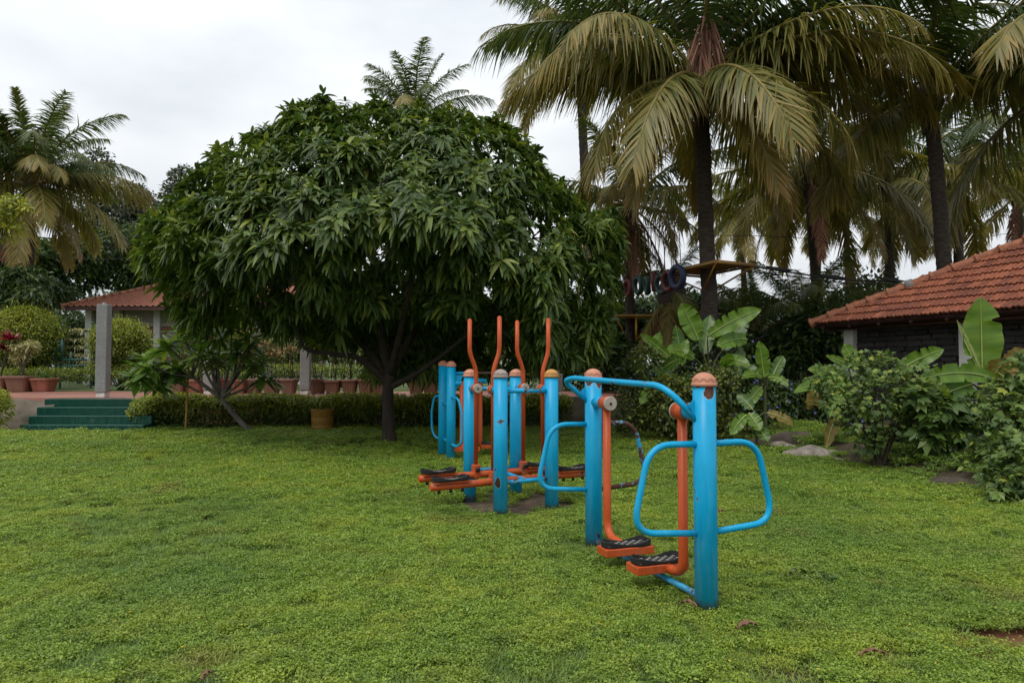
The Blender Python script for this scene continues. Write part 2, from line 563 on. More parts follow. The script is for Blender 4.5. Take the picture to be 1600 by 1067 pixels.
def clump(kind, n, rad, seed):
    q = np.random.default_rng(seed)
    r = rad * np.sqrt(q.random(n)) * (0.7 + 0.45 * q.random(n))
    a = q.random(n) * 2 * math.pi
    P = np.stack([r * np.cos(a), r * np.sin(a), np.zeros(n)], 1)
    az = q.random(n) * 2 * math.pi
    if kind == 'clover':
        hump = 0.02 * np.sin(a * 3 + seed) * (r / rad)
        P[:, 2] = 0.004 + 0.042 * q.random(n) ** 0.7 + hump.clip(0)
        D = np.stack([np.cos(az), np.sin(az), 0.15 + 0.5 * q.normal(size=n)], 1)
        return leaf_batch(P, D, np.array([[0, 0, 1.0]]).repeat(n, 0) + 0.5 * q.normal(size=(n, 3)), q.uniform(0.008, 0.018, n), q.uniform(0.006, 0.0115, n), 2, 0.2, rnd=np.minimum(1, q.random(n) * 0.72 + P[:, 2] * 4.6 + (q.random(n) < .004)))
    P[:, 2] = 0.0
    D = np.stack([np.cos(az) * 0.75, np.sin(az) * 0.75, 0.5 + 0.6 * q.random(n)], 1)
    return leaf_batch(P, D, np.stack([np.zeros(n), np.zeros(n), np.ones(n)], 1), q.uniform(0.03, 0.075, n), q.uniform(0.0025, 0.0045, n), 3, q.uniform(0.1, 0.7, n), prof=[0.9, 1, 0.7, 0.08], rnd=q.random(n))


protos = []
for k in range(6):
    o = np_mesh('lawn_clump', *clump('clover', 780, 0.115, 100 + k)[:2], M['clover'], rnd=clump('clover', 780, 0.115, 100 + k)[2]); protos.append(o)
for k in range(3):
    V, Fq, r_ = clump('blade', 230, 0.11, 300 + k); protos.append(np_mesh('lawn_clump', V, Fq, M['blade'], rnd=r_))
for o in protos: COL.objects.unlink(o)

pts, rot, scl, var = [], [], [], []
TR = (-2.22, 12.42)
for (y0, y1, sp, sc) in ((2.3, 4.6, 0.088, 0.92), (4.6, 7.2, 0.105, 1.05), (7.2, 11, 0.15, 1.4), (11, 16.2, 0.22, 2.0)):
    y = y0
    while y < y1:
        hw = 0.85 * y + 1.2
        x = -hw
        while x < hw:
            X, Y = x + random.uniform(-.5, .5) * sp, y + random.uniform(-.5, .5) * sp
            x += sp
            e = X - bed_edge(Y)
            nz = mnoise.noise((X * 0.8, Y * 0.8, 7))
            nf = mnoise.noise((X * 4, Y * 4, 1))
            if e > 1.3: continue
            if e > 0.0 and nf + 0.2 * nz < 0.05 and random.random() < 0.85: continue
            wp = worn_patch(X, Y)
            if wp < 1.0 + 0.5 * nf and random.random() < 0.93: continue
            if wp < 1.9 and random.random() < 0.35: continue
            if red_hole(X, Y) < 1.0 + 0.6 * nf: continue
            dt = math.hypot(X - TR[0], (Y - TR[1]))
            if dt < 0.95 + 0.5 * nf and random.random() < 0.75: continue
            if X < -7.9 and Y > 14.55: continue
            if nz > 0.36 and nf > 0.08 and random.random() < 0.6: continue
            if nf > 0.5 and random.random() < 0.4: continue
            g = mnoise.noise((X * 0.55 + 9, Y * 0.55, 2)) + 0.3 * nf
            pg = 0.62 if (g > 0.12) else 0.16
            if X < -0.5 and Y < 6: pg += 0.15
            pts.append((X, Y, ground_h(X, Y) + random.uniform(-.006, .004)))
            rot.append(random.uniform(0, 6.283))
            scl.append(sc * random.uniform(0.8, 1.2) * (1 + 0.25 * nf))
            var.append(random.randrange(6, 9) if random.random() < pg else random.randrange(0, 6))
        y += sp
for bx, by, br in ((1.115, 3.97, .085), (.638, 5.377, .085), (-.445, 7.245, .09), (-.108, 6.473, .09), (.042, 7.495, .09), (.39, 6.761, .09), (-.91, 10.2, .1), (-1.08, 10.7, .1)):
    for k in range(9):
        a = random.uniform(0, 6.283)
        pts.append((bx + br * 1.25 * math.cos(a), by + br * 1.25 * math.sin(a), 0.0)); rot.append(a); scl.append(random.uniform(.55, 1.0)); var.append(random.choice((6, 7, 8, 8, 2)))
me = bpy.data.meshes.new('lawn_grass')
me.from_pydata(pts, [], [])
for nm, ty, dat in (('rot', 'FLOAT', rot), ('scl', 'FLOAT', scl), ('var', 'INT', var)):
    a = me.attributes.new(nm, ty, 'POINT'); a.data.foreach_set('value', dat)
lawn = link_mesh('lawn_grass', me)
tag(lawn, 'creeping green lawn of small clover leaves and short grass', 'lawn', kind='stuff')
ng = bpy.data.node_groups.new('lawn_scatter', 'GeometryNodeTree')
ng.interface.new_socket('Geometry', in_out='INPUT', socket_type='NodeSocketGeometry')
ng.interface.new_socket('Geometry', in_out='OUTPUT', socket_type='NodeSocketGeometry')
gi, go = ng.nodes.new('NodeGroupInput'), ng.nodes.new('NodeGroupOutput')
jn = ng.nodes.new('GeometryNodeJoinGeometry')
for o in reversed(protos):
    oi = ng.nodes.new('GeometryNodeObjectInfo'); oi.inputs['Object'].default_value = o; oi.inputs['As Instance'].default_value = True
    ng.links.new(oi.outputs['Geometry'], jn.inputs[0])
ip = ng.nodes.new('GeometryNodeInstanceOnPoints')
ip.inputs['Pick Instance'].default_value = True


def gattr(nm, ty):
    n_ = ng.nodes.new('GeometryNodeInputNamedAttribute'); n_.data_type = ty; n_.inputs['Name'].default_value = nm
    return n_.outputs['Attribute']


ng.links.new(gi.outputs[0], ip.inputs['Points'])
ng.links.new(jn.outputs[0], ip.inputs['Instance'])
ng.links.new(gattr('var', 'INT'), ip.inputs['Instance Index'])
cx = ng.nodes.new('ShaderNodeCombineXYZ'); ng.links.new(gattr('rot', 'FLOAT'), cx.inputs['Z'])
ng.links.new(cx.outputs[0], ip.inputs['Rotation'])
ng.links.new(gattr('scl', 'FLOAT'), ip.inputs['Scale'])
ng.links.new(ip.outputs[0], go.inputs[0])
md = lawn.modifiers.new('scatter', 'NODES'); md.node_group = ng

# ------------------------------------------------------------------ terrace, path and steps
TZ, TY = 0.70, 16.15
m, t, b, out = new_mat('red_oxide_path')
c = ramp(t, noise_out(t, 1.5, 8, world_pos(t), 0.65), [(0.3, (0.20, 0.085, 0.06)), (0.6, (0.36, 0.16, 0.12)), (0.8, (0.42, 0.22, 0.17))])
t.links.new(c, b.inputs['Base Color']); b.inputs['Roughness'].default_value = 0.55
bump(t, b, noise_out(t, 12, 6, world_pos(t)), 0.2, 0.02)
M['path'] = m
M['bank'] = plain('stony_bank', (0.17, 0.135, 0.10), 0.95, var=0.7, scale=2.5, bmp=0.8, bscale=9, col2=(0.05, 0.045, 0.028))
M['verge'] = plain('rough_grass_ground', (0.10, 0.15, 0.03), 0.9, var=0.5, scale=1.2, bmp=0.6, bscale=15)
mb = MB()
mb.box((-18, TY + 2.2, TZ - 0.44), (22.5, 2.2, 0.44))
tag(mb.build('path', M['path'], origin=(-18, TY, 0)), kind='structure')
mb = MB()
mb.box((-18, TY + 4.4 + 40, TZ - 0.505), (22.5, 40, 0.5))
tag(mb.build('terrace_ground', M['verge'], origin=(-18, TY, 0)), kind='structure')
# sloping stony bank in front of the terrace, left of the steps and right of the hedge
for x0, x1, bulge in ((-17, -10.55, 0.9), (0.0, 4.6, 0.7)):
    nxs, nys = 40, 10
    V, Fl = [], []
    for j in range(nys + 1):
        for i in range(nxs + 1):
            u, v = i / nxs, j / nys
            x, y = x0 + (x1 - x0) * u, TY - bulge * (1 - v) - 0.02
            y += 0.25 * bulge * (u * (x1 < -5)) ** 12
            z = (TZ - 0.06) * min(1, v * 1.9) ** 0.6 + 0.12 * mnoise.noise((x * 1.7, y * 1.7, 5)) * math.sin(math.pi * v) * 1.5 - (0.05 if j == 0 else 0)
            V.append((x, y, z))
    for j in range(nys):
        for i in range(nxs):
            a = j * (nxs + 1) + i
            Fl.append((a, a + 1, a + nxs + 2, a + nxs + 1))
    tag(np_mesh('bank_terrain', np.array(V), np.array(Fl), M['bank']), kind='structure')

M['green_paint'] = paint('green_step_paint', (0.003, 0.050, 0.032), rust=(0.10, 0.10, 0.085), wear=0.75, fade=0.5, rough=0.35, scuff=(0.05, 0.17, 0.13))
st = thing('garden_steps', (-9.2, 14.75, 0), 'dark green painted concrete steps rising from lawn to the red path', 'steps')
rise = TZ / 4
for k in range(4):
    y0 = 14.78 + 0.34 * k
    xl, xr = -10.62 - 0.06 * k, -7.95
    mb = MB()
    mb.box(((xl + xr) / 2, (y0 + TY) / 2 + (0.0), rise * (k + 0.5) - 0.004 * k), ((xr - xl) / 2, (TY - y0) / 2 - 0.004, rise / 2), bev=0.012)
    mb.build('step', M['green_paint'], st)

# ------------------------------------------------------------------ foliage materials
M['mango'] = leaf_mat('mango_leaf', [(0, (0.030, 0.060, 0.013)), (0.5, (0.072, 0.122, 0.022)), (0.86, (0.15, 0.205, 0.034)), (1, (0.26, 0.29, 0.05))], 0.43, 0.26, spec=0.34)
M['frond_up'] = leaf_mat('frond_green', [(0, (0.028, 0.052, 0.014)), (0.55, (0.070, 0.108, 0.025)), (1, (0.21, 0.20, 0.045))], 0.42, 0.36)
M['frond_mid'] = leaf_mat('frond_olive', [(0, (0.06, 0.08, 0.018)), (0.45, (0.17, 0.175, 0.038)), (1, (0.42, 0.29, 0.08))], 0.45, 0.4)
M['frond_old'] = leaf_mat('frond_yellowing', [(0, (0.11, 0.115, 0.025)), (0.5, (0.28, 0.235, 0.055)), (1, (0.45, 0.27, 0.10))], 0.5, 0.4)
M['frond_dead'] = leaf_mat('frond_dead_brown', [(0, (0.10, 0.045, 0.026)), (0.6, (0.27, 0.125, 0.08)), (1, (0.40, 0.21, 0.13))], 0.75, 0.2)
M['rachis'] = plain('frond_rib', (0.24, 0.19, 0.045), 0.5, var=0.4, scale=3)
M['palm_bark'] = bark_mat('palm_bark', (0.022, 0.017, 0.013), (0.10, 0.078, 0.06), 7, (1, 1, 2.5))
M['mango_bark'] = bark_mat('mango_bark', (0.012, 0.009, 0.007), (0.052, 0.036, 0.024), 9)
M['grey_bark'] = bark_mat('grey_bark', (0.05, 0.042, 0.034), (0.17, 0.15, 0.125), 9)
M['twig'] = bark_mat('twig_bark', (0.030, 0.022, 0.014), (0.11, 0.085, 0.055), 14)
M['dark_leaf'] = leaf_mat('dark_leaf', [(0, (0.018, 0.038, 0.011)), (0.6, (0.044, 0.080, 0.018)), (1, (0.10, 0.145, 0.028))], 0.48, 0.25, spec=.3)
M['mid_leaf'] = leaf_mat('mid_leaf', [(0, (0.032, 0.068, 0.014)), (0.6, (0.075, 0.135, 0.024)), (1, (0.16, 0.225, 0.036))], 0.45, 0.3)
M['olive_leaf'] = leaf_mat('olive_leaf', [(0, (0.040, 0.062, 0.014)), (0.6, (0.105, 0.135, 0.028)), (1, (0.24, 0.25, 0.045))], 0.42, 0.3)
M['grey_leaf'] = leaf_mat('grey_green_leaf', [(0, (0.03, 0.045, 0.028)), (0.6, (0.075, 0.095, 0.06)), (1, (0.14, 0.15, 0.09))], 0.55, 0.2)
M['lime_leaf'] = leaf_mat('lime_yellow_leaf', [(0, (0.09, 0.13, 0.016)), (0.5, (0.24, 0.28, 0.024)), (1, (0.46, 0.44, 0.04))], 0.5, 0.35)
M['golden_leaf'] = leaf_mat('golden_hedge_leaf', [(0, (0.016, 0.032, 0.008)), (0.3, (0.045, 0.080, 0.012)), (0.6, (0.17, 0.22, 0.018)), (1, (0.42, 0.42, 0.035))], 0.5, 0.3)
M['cream_leaf'] = leaf_mat('cream_variegated_leaf', [(0, (0.10, 0.12, 0.03)), (0.5, (0.35, 0.33, 0.13)), (1, (0.62, 0.55, 0.30))], 0.5, 0.25)
M['pink_dracaena'] = leaf_mat('tan_dracaena_leaf', [(0, (0.12, 0.10, 0.035)), (0.5, (0.32, 0.21, 0.09)), (1, (0.48, 0.30, 0.17))], 0.5, 0.25)
M['red_leaf'] = leaf_mat('crimson_leaf', [(0, (0.05, 0.008, 0.012)), (0.6, (0.20, 0.012, 0.030)), (1, (0.42, 0.02, 0.06))], 0.4, 0.25, (1.2, 0.8, 0.9))
M['banana'] = leaf_mat('banana_leaf', [(0, (0.07, 0.15, 0.016)), (0.5, (0.135, 0.25, 0.024)), (1, (0.25, 0.36, 0.04))], 0.38, 0.4)
M['banana_dark'] = leaf_mat('banana_leaf_dark', [(0, (0.04, 0.095, 0.018)), (0.5, (0.075, 0.155, 0.026)), (1, (0.14, 0.23, 0.035))], 0.38, 0.35)
M['banana_old'] = leaf_mat('banana_leaf_old', [(0, (0.12, 0.10, 0.025)), (0.5, (0.24, 0.17, 0.04)), (1, (0.30, 0.26, 0.06))], 0.55, 0.3)
M['midrib'] = plain('banana_rib', (0.30, 0.36, 0.10), 0.45, var=0.2)
M['plumeria'] = leaf_mat('plumeria_leaf', [(0, (0.065, 0.13, 0.026)), (0.6, (0.13, 0.225, 0.04)), (1, (0.22, 0.31, 0.05))], 0.42, 0.38)
M['flower_blue'] = leaf_mat('blue_flower', [(0, (0.10, 0.13, 0.45)), (1, (0.22, 0.22, 0.62))], 0.6, 0.3, (1, 1, 1))
M['bush_leaf'] = leaf_mat('hibiscus_leaf', [(0, (0.055, 0.095, 0.028)), (0.6, (0.12, 0.190, 0.050)), (0.9, (0.21, 0.29, 0.06)), (1, (0.33, 0.34, 0.05))], 0.48, 0.3, spec=.35)
M['litter'] = plain('dry_leaf', (0.26, 0.12, 0.075), 0.8, var=0.5, scale=12)


# ------------------------------------------------------------------ palms
FROND = {}


def frond_mesh(key, L, e0, e1, mat, n=112, seed=0, hang=0.55, ll=1.05, broken=False):
    """one pinnate frond in its own plane: grows along +X, arching from elevation e0 to e1 (degrees)"""
    q = np.random.default_rng(seed)
    K = 18
    ang = [math.radians(e0 + (e1 - e0) * (i / K) ** (1.7 if key in ('level', 'arch') else 1.25)) for i in range(K + 1)]
    pts = [Vector((0, 0, 0))]
    sway = q.normal() * 0.06
    for i in range(K):
        d = Vector((math.cos(ang[i]), sway * i / K, math.sin(ang[i])))
        pts.append(pts[-1] + d * (L / K))
    P = np.array([tuple(p) for p in pts])
    s_ = np.linspace(0.14, 1.0, n)
    pos = np.stack([np.interp(s_ * K, np.arange(K + 1), P[:, i]) for i in range(3)], 1)
    T = unit(np.gradient(pos, axis=0))
    side = np.array([[0, 1.0, 0]]).repeat(n, 0)
    up = unit(np.cross(T, side))
    V, Fq, rr, base = [], [], [], 0
    for sg in (-1, 1):
        lenp = np.interp(s_, [0.14, 0.3, 0.6, 0.85, 1.0], [0.55, 1.0, 1.0, 0.72, 0.4]) * ll * q.uniform(0.85, 1.1, n)
        fw = np.interp(s_, [0.14, 1], [0.45, 1.3])[:, None]
        D = side * sg * (1 + 0.12 * q.normal(size=(n, 1))) + T * (fw + 0.15 * q.normal(size=(n, 1))) + up * (0.25 + 0.22 * q.normal(size=(n, 1)))
        D[:, 2] -= hang * q.uniform(0.6, 1.5, n)
        keep = q.random(n) > (0.25 if broken else 0.03)
        tone = np.clip(0.15 + 0.5 * q.random(n) + 0.4 * (s_ - 0.4), 0, 1)
        dr = np.clip(q.normal(0.42, 0.15, n), 0.1, 0.9) * (1.25 - 0.4 * s_)
        v, f, r_ = leaf_batch(pos[keep], D[keep], up[keep], lenp[keep], q.uniform(0.044, 0.062, n)[keep], 3, dr[keep], prof=[0.7, 1, 0.75, 0.06], rnd=tone[keep])
        # browner towards the leaflet tips
        r_ = np.clip(r_ + np.tile(np.repeat([0, 0, 0.06, 0.22], 2), keep.sum()) * (1 if e0 < 30 else 0.5), 0, 1)
        V.append(v); Fq.append(f + base); rr.append(r_); base += len(v)
    nleaf = sum(len(f) for f in Fq)
    mb = MB()
    mb.tube(pts, [0.055 * (1 - 0.86 * (i / K)) + 0.004 for i in range(K + 1)], 6)
    rv = np.array(mb.v)
    qf = np.array([f for f in mb.f if len(f) == 4])
    V.append(rv); Fq.append(qf + base); rr.append(np.full(len(rv), 0.5))
    me_o = np_mesh('frond', np.concatenate(V), np.concatenate(Fq), [mat, M['rachis'] if mat is not M['frond_dead'] else mat], rnd=np.concatenate(rr),
                   mat_idx=np.concatenate([np.zeros(nleaf), np.ones(len(qf))]))
    me = me_o.data
    bpy.data.objects.remove(me_o)
    FROND.setdefault(key, []).append(me)


for sd_ in range(3):
    frond_mesh('spear', 4.4, 82, 52, M['frond_up'], seed=sd_, hang=0.0, ll=0.75)
    frond_mesh('up', 5.0, 66, 8, M['frond_up'], seed=10 + sd_, hang=0.4)
    frond_mesh('arch', 5.3, 36, -38, M['frond_up'], seed=20 + sd_, hang=0.8)
    frond_mesh('level', 5.3, 16, -58, M['frond_mid'], seed=30 + sd_, hang=0.85)
    frond_mesh('droop', 5.0, -8, -78, M['frond_mid'], seed=40 + sd_, hang=0.55)
    frond_mesh('hang', 4.7, -38, -86, M['frond_old'], seed=50 + sd_, hang=0.35, ll=0.85)
    frond_mesh('dead', 4.0, -62, -89, M['frond_dead'], seed=60 + sd_, hang=0.6, ll=0.6, broken=True)


def add_frond(root, key, az, scale, pos, k=None, pitch=0.0, name='frond'):
    """az: degrees, 0 = +X (picture right), 90 = away, 180 = left, 270 = toward the camera"""
    lst = FROND[key]
    o = bpy.data.objects.new(name, lst[random.randrange(len(lst)) if k is None else k])
    COL.objects.link(o)
    o.parent = root
    o.location = Vector(pos) - root_loc(root)
    o.rotation_euler = (random.uniform(-.32, .32), pitch + random.uniform(-.13, .13), math.radians(az + random.uniform(-7, 7)))
    o.scale = (scale,) * 3
    return o


def palm_trunk(root, base, top, r0, r1, rings=46, bend=0.0):
    base, top = Vector(base), Vector(top)
    pts, rad = [], []
    for i in range(rings * 2 + 1):
        s_ = i / (rings * 2)
        p = base.lerp(top, s_)
        p.x += bend * math.sin(math.pi * s_) + 0.02 * mnoise.noise((i * .13, base.x, 0))
        pts.append(p)
        r = r0 + (r1 - r0) * s_ ** 0.7 + 0.10 * math.exp(-s_ * 16) * (r0 / 0.2)
        rad.append(r * (1.0 if i % 2 else 1.07) * (1 + 0.03 * mnoise.noise((i * .7, 0, base.x))))
    mb = MB(); mb.tube(pts, rad, 16)
    return mb.build('trunk', M['palm_bark'], root)


def coconuts(root, c, n, col):
    for k in range(n):
        a = random.uniform(0, 6.28)
        p = Vector(c) + Vector((0.36 * math.cos(a), 0.36 * math.sin(a), -0.3 - 0.2 * random.random()))
        mb = MB(); mb.lathe([(0.001, 0.15), (0.06, 0.13), (0.11, 0.05), (0.115, -0.02), (0.08, -0.11), (0.001, -0.14)], p, 10)
        mb.build('coconut', col, root)


M['nut'] = plain('coconut_husk', (0.13, 0.14, 0.03), 0.5, var=0.4)


def palm(base, crown, label, plan, sc=1.0, r0=0.19, r1=0.13, group='coconut palms around the garden', bend=0.0, nuts=0, name='coconut_palm', boots=True):
    crown = Vector(crown)
    root = thing(name, base, label, 'palm tree', group)
    palm_trunk(root, base, crown + Vector((0, 0, -0.1)), r0, r1, bend=bend)
    if boots:   # fibrous leaf bases wrapped round the growing point
        mb = MB(); mb.lathe([(r1 * 0.9, -1.0), (r1 * 1.6, -0.55), (r1 * 2.2, -0.2), (r1 * 1.7, 0.15), (r1 * 0.6, 0.5), (0.02, 0.6)], crown, 12)
        for i, v in enumerate(mb.v):
            d = 1 + 0.25 * mnoise.noise((v[0] * 7, v[1] * 7, v[2] * 5))
            mb.v[i] = (crown.x + (v[0] - crown.x) * d, crown.y + (v[1] - crown.y) * d, v[2])
        mb.build('leaf_sheath', M['palm_bark'], root)
    for key, az, s_ in plan:
        a = math.radians(az)
        h = {'spear': 0.35, 'up': 0.25, 'arch': 0.1, 'level': 0.0, 'droop': -0.12, 'hang': -0.25, 'dead': -0.35}[key]
        add_frond(root, key, az, s_ * sc, crown + Vector((0.12 * math.cos(a), 0.12 * math.sin(a), h * sc)),
                  name='dead_frond' if key == 'dead' else 'frond')
    if nuts: coconuts(root, crown, nuts, M['nut'])
    return root


def rnd_plan(n_up=4, n_arch=6, n_level=7, n_droop=6, n_hang=5, n_dead=1):
    out = []
    n_up, n_arch, n_level, n_droop = n_up + 1, n_arch + 2, n_level + 1, n_droop + 1
    for key, n_ in (('spear', 2), ('up', n_up), ('arch', n_arch), ('level', n_level), ('droop', n_droop), ('hang', n_hang), ('dead', n_dead)):
        a0 = random.uniform(0, 360)
        for k in range(n_): out.append((key, a0 + 360 * k / max(1, n_) + random.uniform(-18, 18), random.uniform(0.82, 1.08)))
    return out


def gpt(px, D, z=0.0):
    return ((px - 800) / F_PX * D, D, z)


MAIN_D = 16.8
main_plan = [
    ('spear', 200, 1.0), ('spear', 20, 1.05), ('up', 120, 1.0), ('up', 60, 1.0), ('up', 330, 1.05), ('up', 250, 0.9), ('up', 185, 1.0), ('up', 5, 1.1),
    ('arch', 178, 1.08), ('arch', 205, 1.05), ('arch', 150, 1.0), ('arch', 350, 1.05), ('arch', 22, 1.0), ('arch', 100, 0.9), ('arch', 310, 1.0),
    ('level', 190, 1.02), ('level', 222, 1.0), ('level', 338, 1.06), ('level', 312, 1.0), ('level', 10, 1.06), ('level', 165, 1.0), ('level', 80, 0.95),
    ('droop', 212, 1.0), ('droop', 243, 1.02), ('droop', 270, 1.0), ('droop', 296, 0.98), ('droop', 325, 1.0), ('droop', 355, 0.95), ('droop', 150, 0.9), ('droop', 45, 0.9),
    ('arch', 190, 1.1), ('arch', 335, 1.05), ('arch', 8, 1.1), ('level', 178, 1.05), ('level', 205, 1.0), ('level', 352, 1.1), ('level', 333, 1.12), ('level', 318, 1.08), ('up', 205, 1.0), ('up', 345, 1.05), ('up', 290, .85),
    ('hang', 230, 0.85), ('hang', 282, 0.9), ('hang', 310, 0.85), ('hang', 100, 0.8), ('hang', 190, 0.8), ('hang', 350, 0.8)]
main_c = at(1094, 118, MAIN_D)
pm = palm(gpt(1114, MAIN_D, 0.2), main_c, 'tall coconut palm with wooden platform round its trunk and reddish dead fronds in its crown', main_plan, 1.0, 0.2, 0.17, nuts=5)
for dx, dz, L_, w_ in ((-0.42, 0.35, 1.5, 0.3), (0.02, 1.5, 2.6, 0.36), (-0.15, 0.5, 1.9, 0.25), (.22, .2, 1.5, .2)):   # folded dead fronds hanging in front of the crown
    n_ = 90
    q0 = np.array(main_c) + np.array([dx, -0.55, dz])
    P_ = q0 + np.stack([R.normal(0, 0.05, n_), R.normal(0, 0.05, n_), R.uniform(-0.8, 0.1, n_) * L_ * 0.5], 1)
    D_ = np.stack([R.normal(dx * .3, 0.2, n_), R.normal(-0.1, 0.14, n_), -np.ones(n_)], 1)
    V_, F_, r_ = leaf_batch(P_, D_, np.array([[0, -1.0, 0.1]]).repeat(n_, 0) + 0.4 * R.normal(size=(n_, 3)), R.uniform(0.5, 1.0, n_) * L_ * 0.75, 0.05, 3, 0.05, prof=[0.7, 1, .8, .1])
    np_mesh('dead_frond', V_, F_, M['frond_dead'], pm, rnd=r_)

palm(gpt(1482, 17.5, 0.2), at(1452, 150, 17.5), 'dark coconut palm rising behind the ridge of the tiled house', rnd_plan(5, 5, 2, 0, 0, 0), 0.95, 0.2, 0.16, bend=0.1)
palm(gpt(930, 25), at(905, 82, 25), 'coconut palm beyond the mango tree with its crown cut by the top edge', rnd_plan(6, 6, 5, 3, 1, 0), 0.86, 0.2, 0.15)
palm(gpt(640, 33), at(648, 192, 33), 'distant coconut palm peeking over the top of the mango tree', rnd_plan(7, 5, 1, 0, 0, 0), 0.78, 0.2, 0.15)
palm(gpt(42, 26, 0.7), at(50, 288, 26), 'coconut palm with browning fronds beyond the left topiary bush', rnd_plan(8, 9, 8, 7, 5, 1), 0.80, 0.18, 0.14)
palm(gpt(1290, 23), at(1262, 262, 23), 'olive coconut palm with hanging fronds right of the platform palm', rnd_plan(2, 3, 5, 5, 5, 1), 0.9, 0.2, 0.15)
palm(gpt(1392, 26), at(1388, 285, 26), 'coconut palm in the gap left of the roof ridge', rnd_plan(2, 3, 4, 4, 4, 0), 0.9, 0.2, 0.15)
palm(gpt(1500, 25), at(1495, 275, 25), 'yellow green coconut palm behind the dark trunk over the roof', rnd_plan(2, 3, 4, 3, 2, 0), 0.9, 0.2, 0.15)
palm(gpt(1740, 15.5, 0.2), at(1705, 100, 15.5), 'coconut palm mostly outside the right edge above the tiled roof', rnd_plan(4, 6, 6, 3, 1, 0), 1.0, 0.2, 0.16)
palm(gpt(985, 22), at(983, 318, 22), 'coconut palm half hidden by the mango behind the hanging tyres', rnd_plan(2, 3, 4, 5, 5, 3), 0.72, 0.16, 0.13)
palm(gpt(1052, 21), at(1050, 452, 21), 'short coconut palm wearing a skirt of dry fronds behind banana leaves', [('up', 40, .5), ('up', 160, .5), ('arch', 100, .5), ('hang', 200, .5), ('hang', 250, .5), ('hang', 300, .5), ('hang', 340, .5), ('hang', 20, .5), ('droop', 270, .5), ('dead', 230, .6), ('dead', 280, .6), ('dead', 320, .6)], 0.9, 0.26, 0.22)
palm(gpt(1165, 44), at(1160, 335, 44), 'far coconut palm small against the sky beside the platform trunk', rnd_plan(4, 6, 6, 5, 3, 0), 0.85, 0.2, 0.15)
palm(gpt(1330, 40), at(1322, 330, 40), 'far coconut palm between two olive palms', rnd_plan(2, 4, 4, 3, 1, 0), 0.9, 0.2, 0.15)
palm(gpt(1600, 30), at(1590, 300, 30), 'coconut palm low over the roof at the right edge', rnd_plan(2, 4, 4, 4, 2, 1), 0.9, 0.2, 0.15)
palm(gpt(1186, 19.5, 0.2), at(1186, 522, 19.5), 'young trunkless palm with dark spiky fronds behind the banana plants', [('up', a, 0.42) for a in (0, 55, 120, 180, 240, 300)] + [('arch', a, 0.45) for a in (20, 90, 160, 220, 270, 330)] + [('spear', 100, .4)], 1.0, 0.12, 0.1, group=None, name='young_palm', boots=False)
palm(gpt(1262, 20.5, 0.2), at(1258, 505, 20.5), 'young palm with feathery fronds left of the tiled house', [('up', a, 0.5) for a in (15, 80, 140, 200, 290)] + [('arch', a, 0.55) for a in (0, 60, 130, 190, 250, 310)], 1.0, 0.12, 0.1, group=None, name='young_palm', boots=False)


# ------------------------------------------------------------------ broadleaf trees and shrubs
def cloud(lobes, n, L, W, rnd_up=0.0, shell=0.55, droop=0.25, segs=2, down=0.2, fold=0.0, gap=0.0, gscale=1.0, zlow=None):
    """leaves spread through overlapping ellipsoid lobes [(x,y,z,rx,ry,rz)]"""
    lob = np.array(lobes, float)
    vol = (lob[:, 3] * lob[:, 4] * lob[:, 5]) ** (2 / 3)
    pick = R.choice(len(lob), n, p=vol / vol.sum())
    d = rand_dirs(n)
    d[:, 2] = np.where(R.random(n) < 0.35, np.abs(d[:, 2]), d[:, 2])
    rad = shell + (1.04 - shell) * R.random(n) ** 0.6
    rad *= 1 + 0.16 * R.normal(size=n).clip(-1, 1.6) * (R.random(n) < 0.4)
    lb = lob[pick]
    P = lb[:, :3] + d * rad[:, None] * lb[:, 3:]
    if gap > 0:
        nz = np.array([mnoise.noise((p[0] * gscale, p[1] * gscale, p[2] * gscale)) for p in P])
        k = nz > -0.35 + gap * 0.5 * R.random(n) - 0.1
        P, d = P[k], d[k]
    if zlow is not None:
        k = P[:, 2] > zlow
        P, d = P[k], d[k]
    n = len(P)
    D = d * 0.8 + 0.7 * R.normal(size=(n, 3))
    D[:, 2] -= down
    Nn = d + np.array([0, 0, 0.8]) + 0.5 * R.normal(size=(n, 3))
    zc = (P[:, 2] - P[:, 2].min()) / max(1e-3, np.ptp(P[:, 2]))
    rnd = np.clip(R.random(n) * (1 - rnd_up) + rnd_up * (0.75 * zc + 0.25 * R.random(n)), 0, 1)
    return leaf_batch(P, D, Nn, L * R.uniform(0.7, 1.25, n), W * R.uniform(0.75, 1.2, n), segs, droop, fold, rnd=rnd)


def tree(name, base, lobes, n, L, W, mat, label, group=None, r=0.12, bark='grey_bark', top=None, limbs=5, **kw):
    base = Vector(base)
    root = thing(name, base, label, 'tree', group)
    b_ = Batch(); b_.add(*cloud(lobes, n, L, W, **kw)); b_.build('crown', M[mat], root)
    lob = np.array(lobes)
    c = Vector(lob[:, :3].mean(0))
    top = Vector(top) if top else c
    fork = base.lerp(top, 0.55)
    mb = MB()
    mb.tube(smooth_path([base, base.lerp(fork, .5) + Vector((random.uniform(-.1, .1), 0, 0)), fork, top], 5), [r * (1 - 0.75 * i / 15) for i in range(16)], 10)
    for k in range(min(limbs, len(lobes))):
        q = Vector(lob[k, :3])
        mid = fork.lerp(q, .5) + Vector((0, 0, 0.12 * (q - fork).length))
        mb.tube(smooth_path([fork.lerp(top, random.uniform(0, .6)), mid, q], 5), [r * 0.5 * (1 - 0.8 * i / 10) for i in range(11)], 7)
    mb.build('trunk', M[bark], root)
    return root


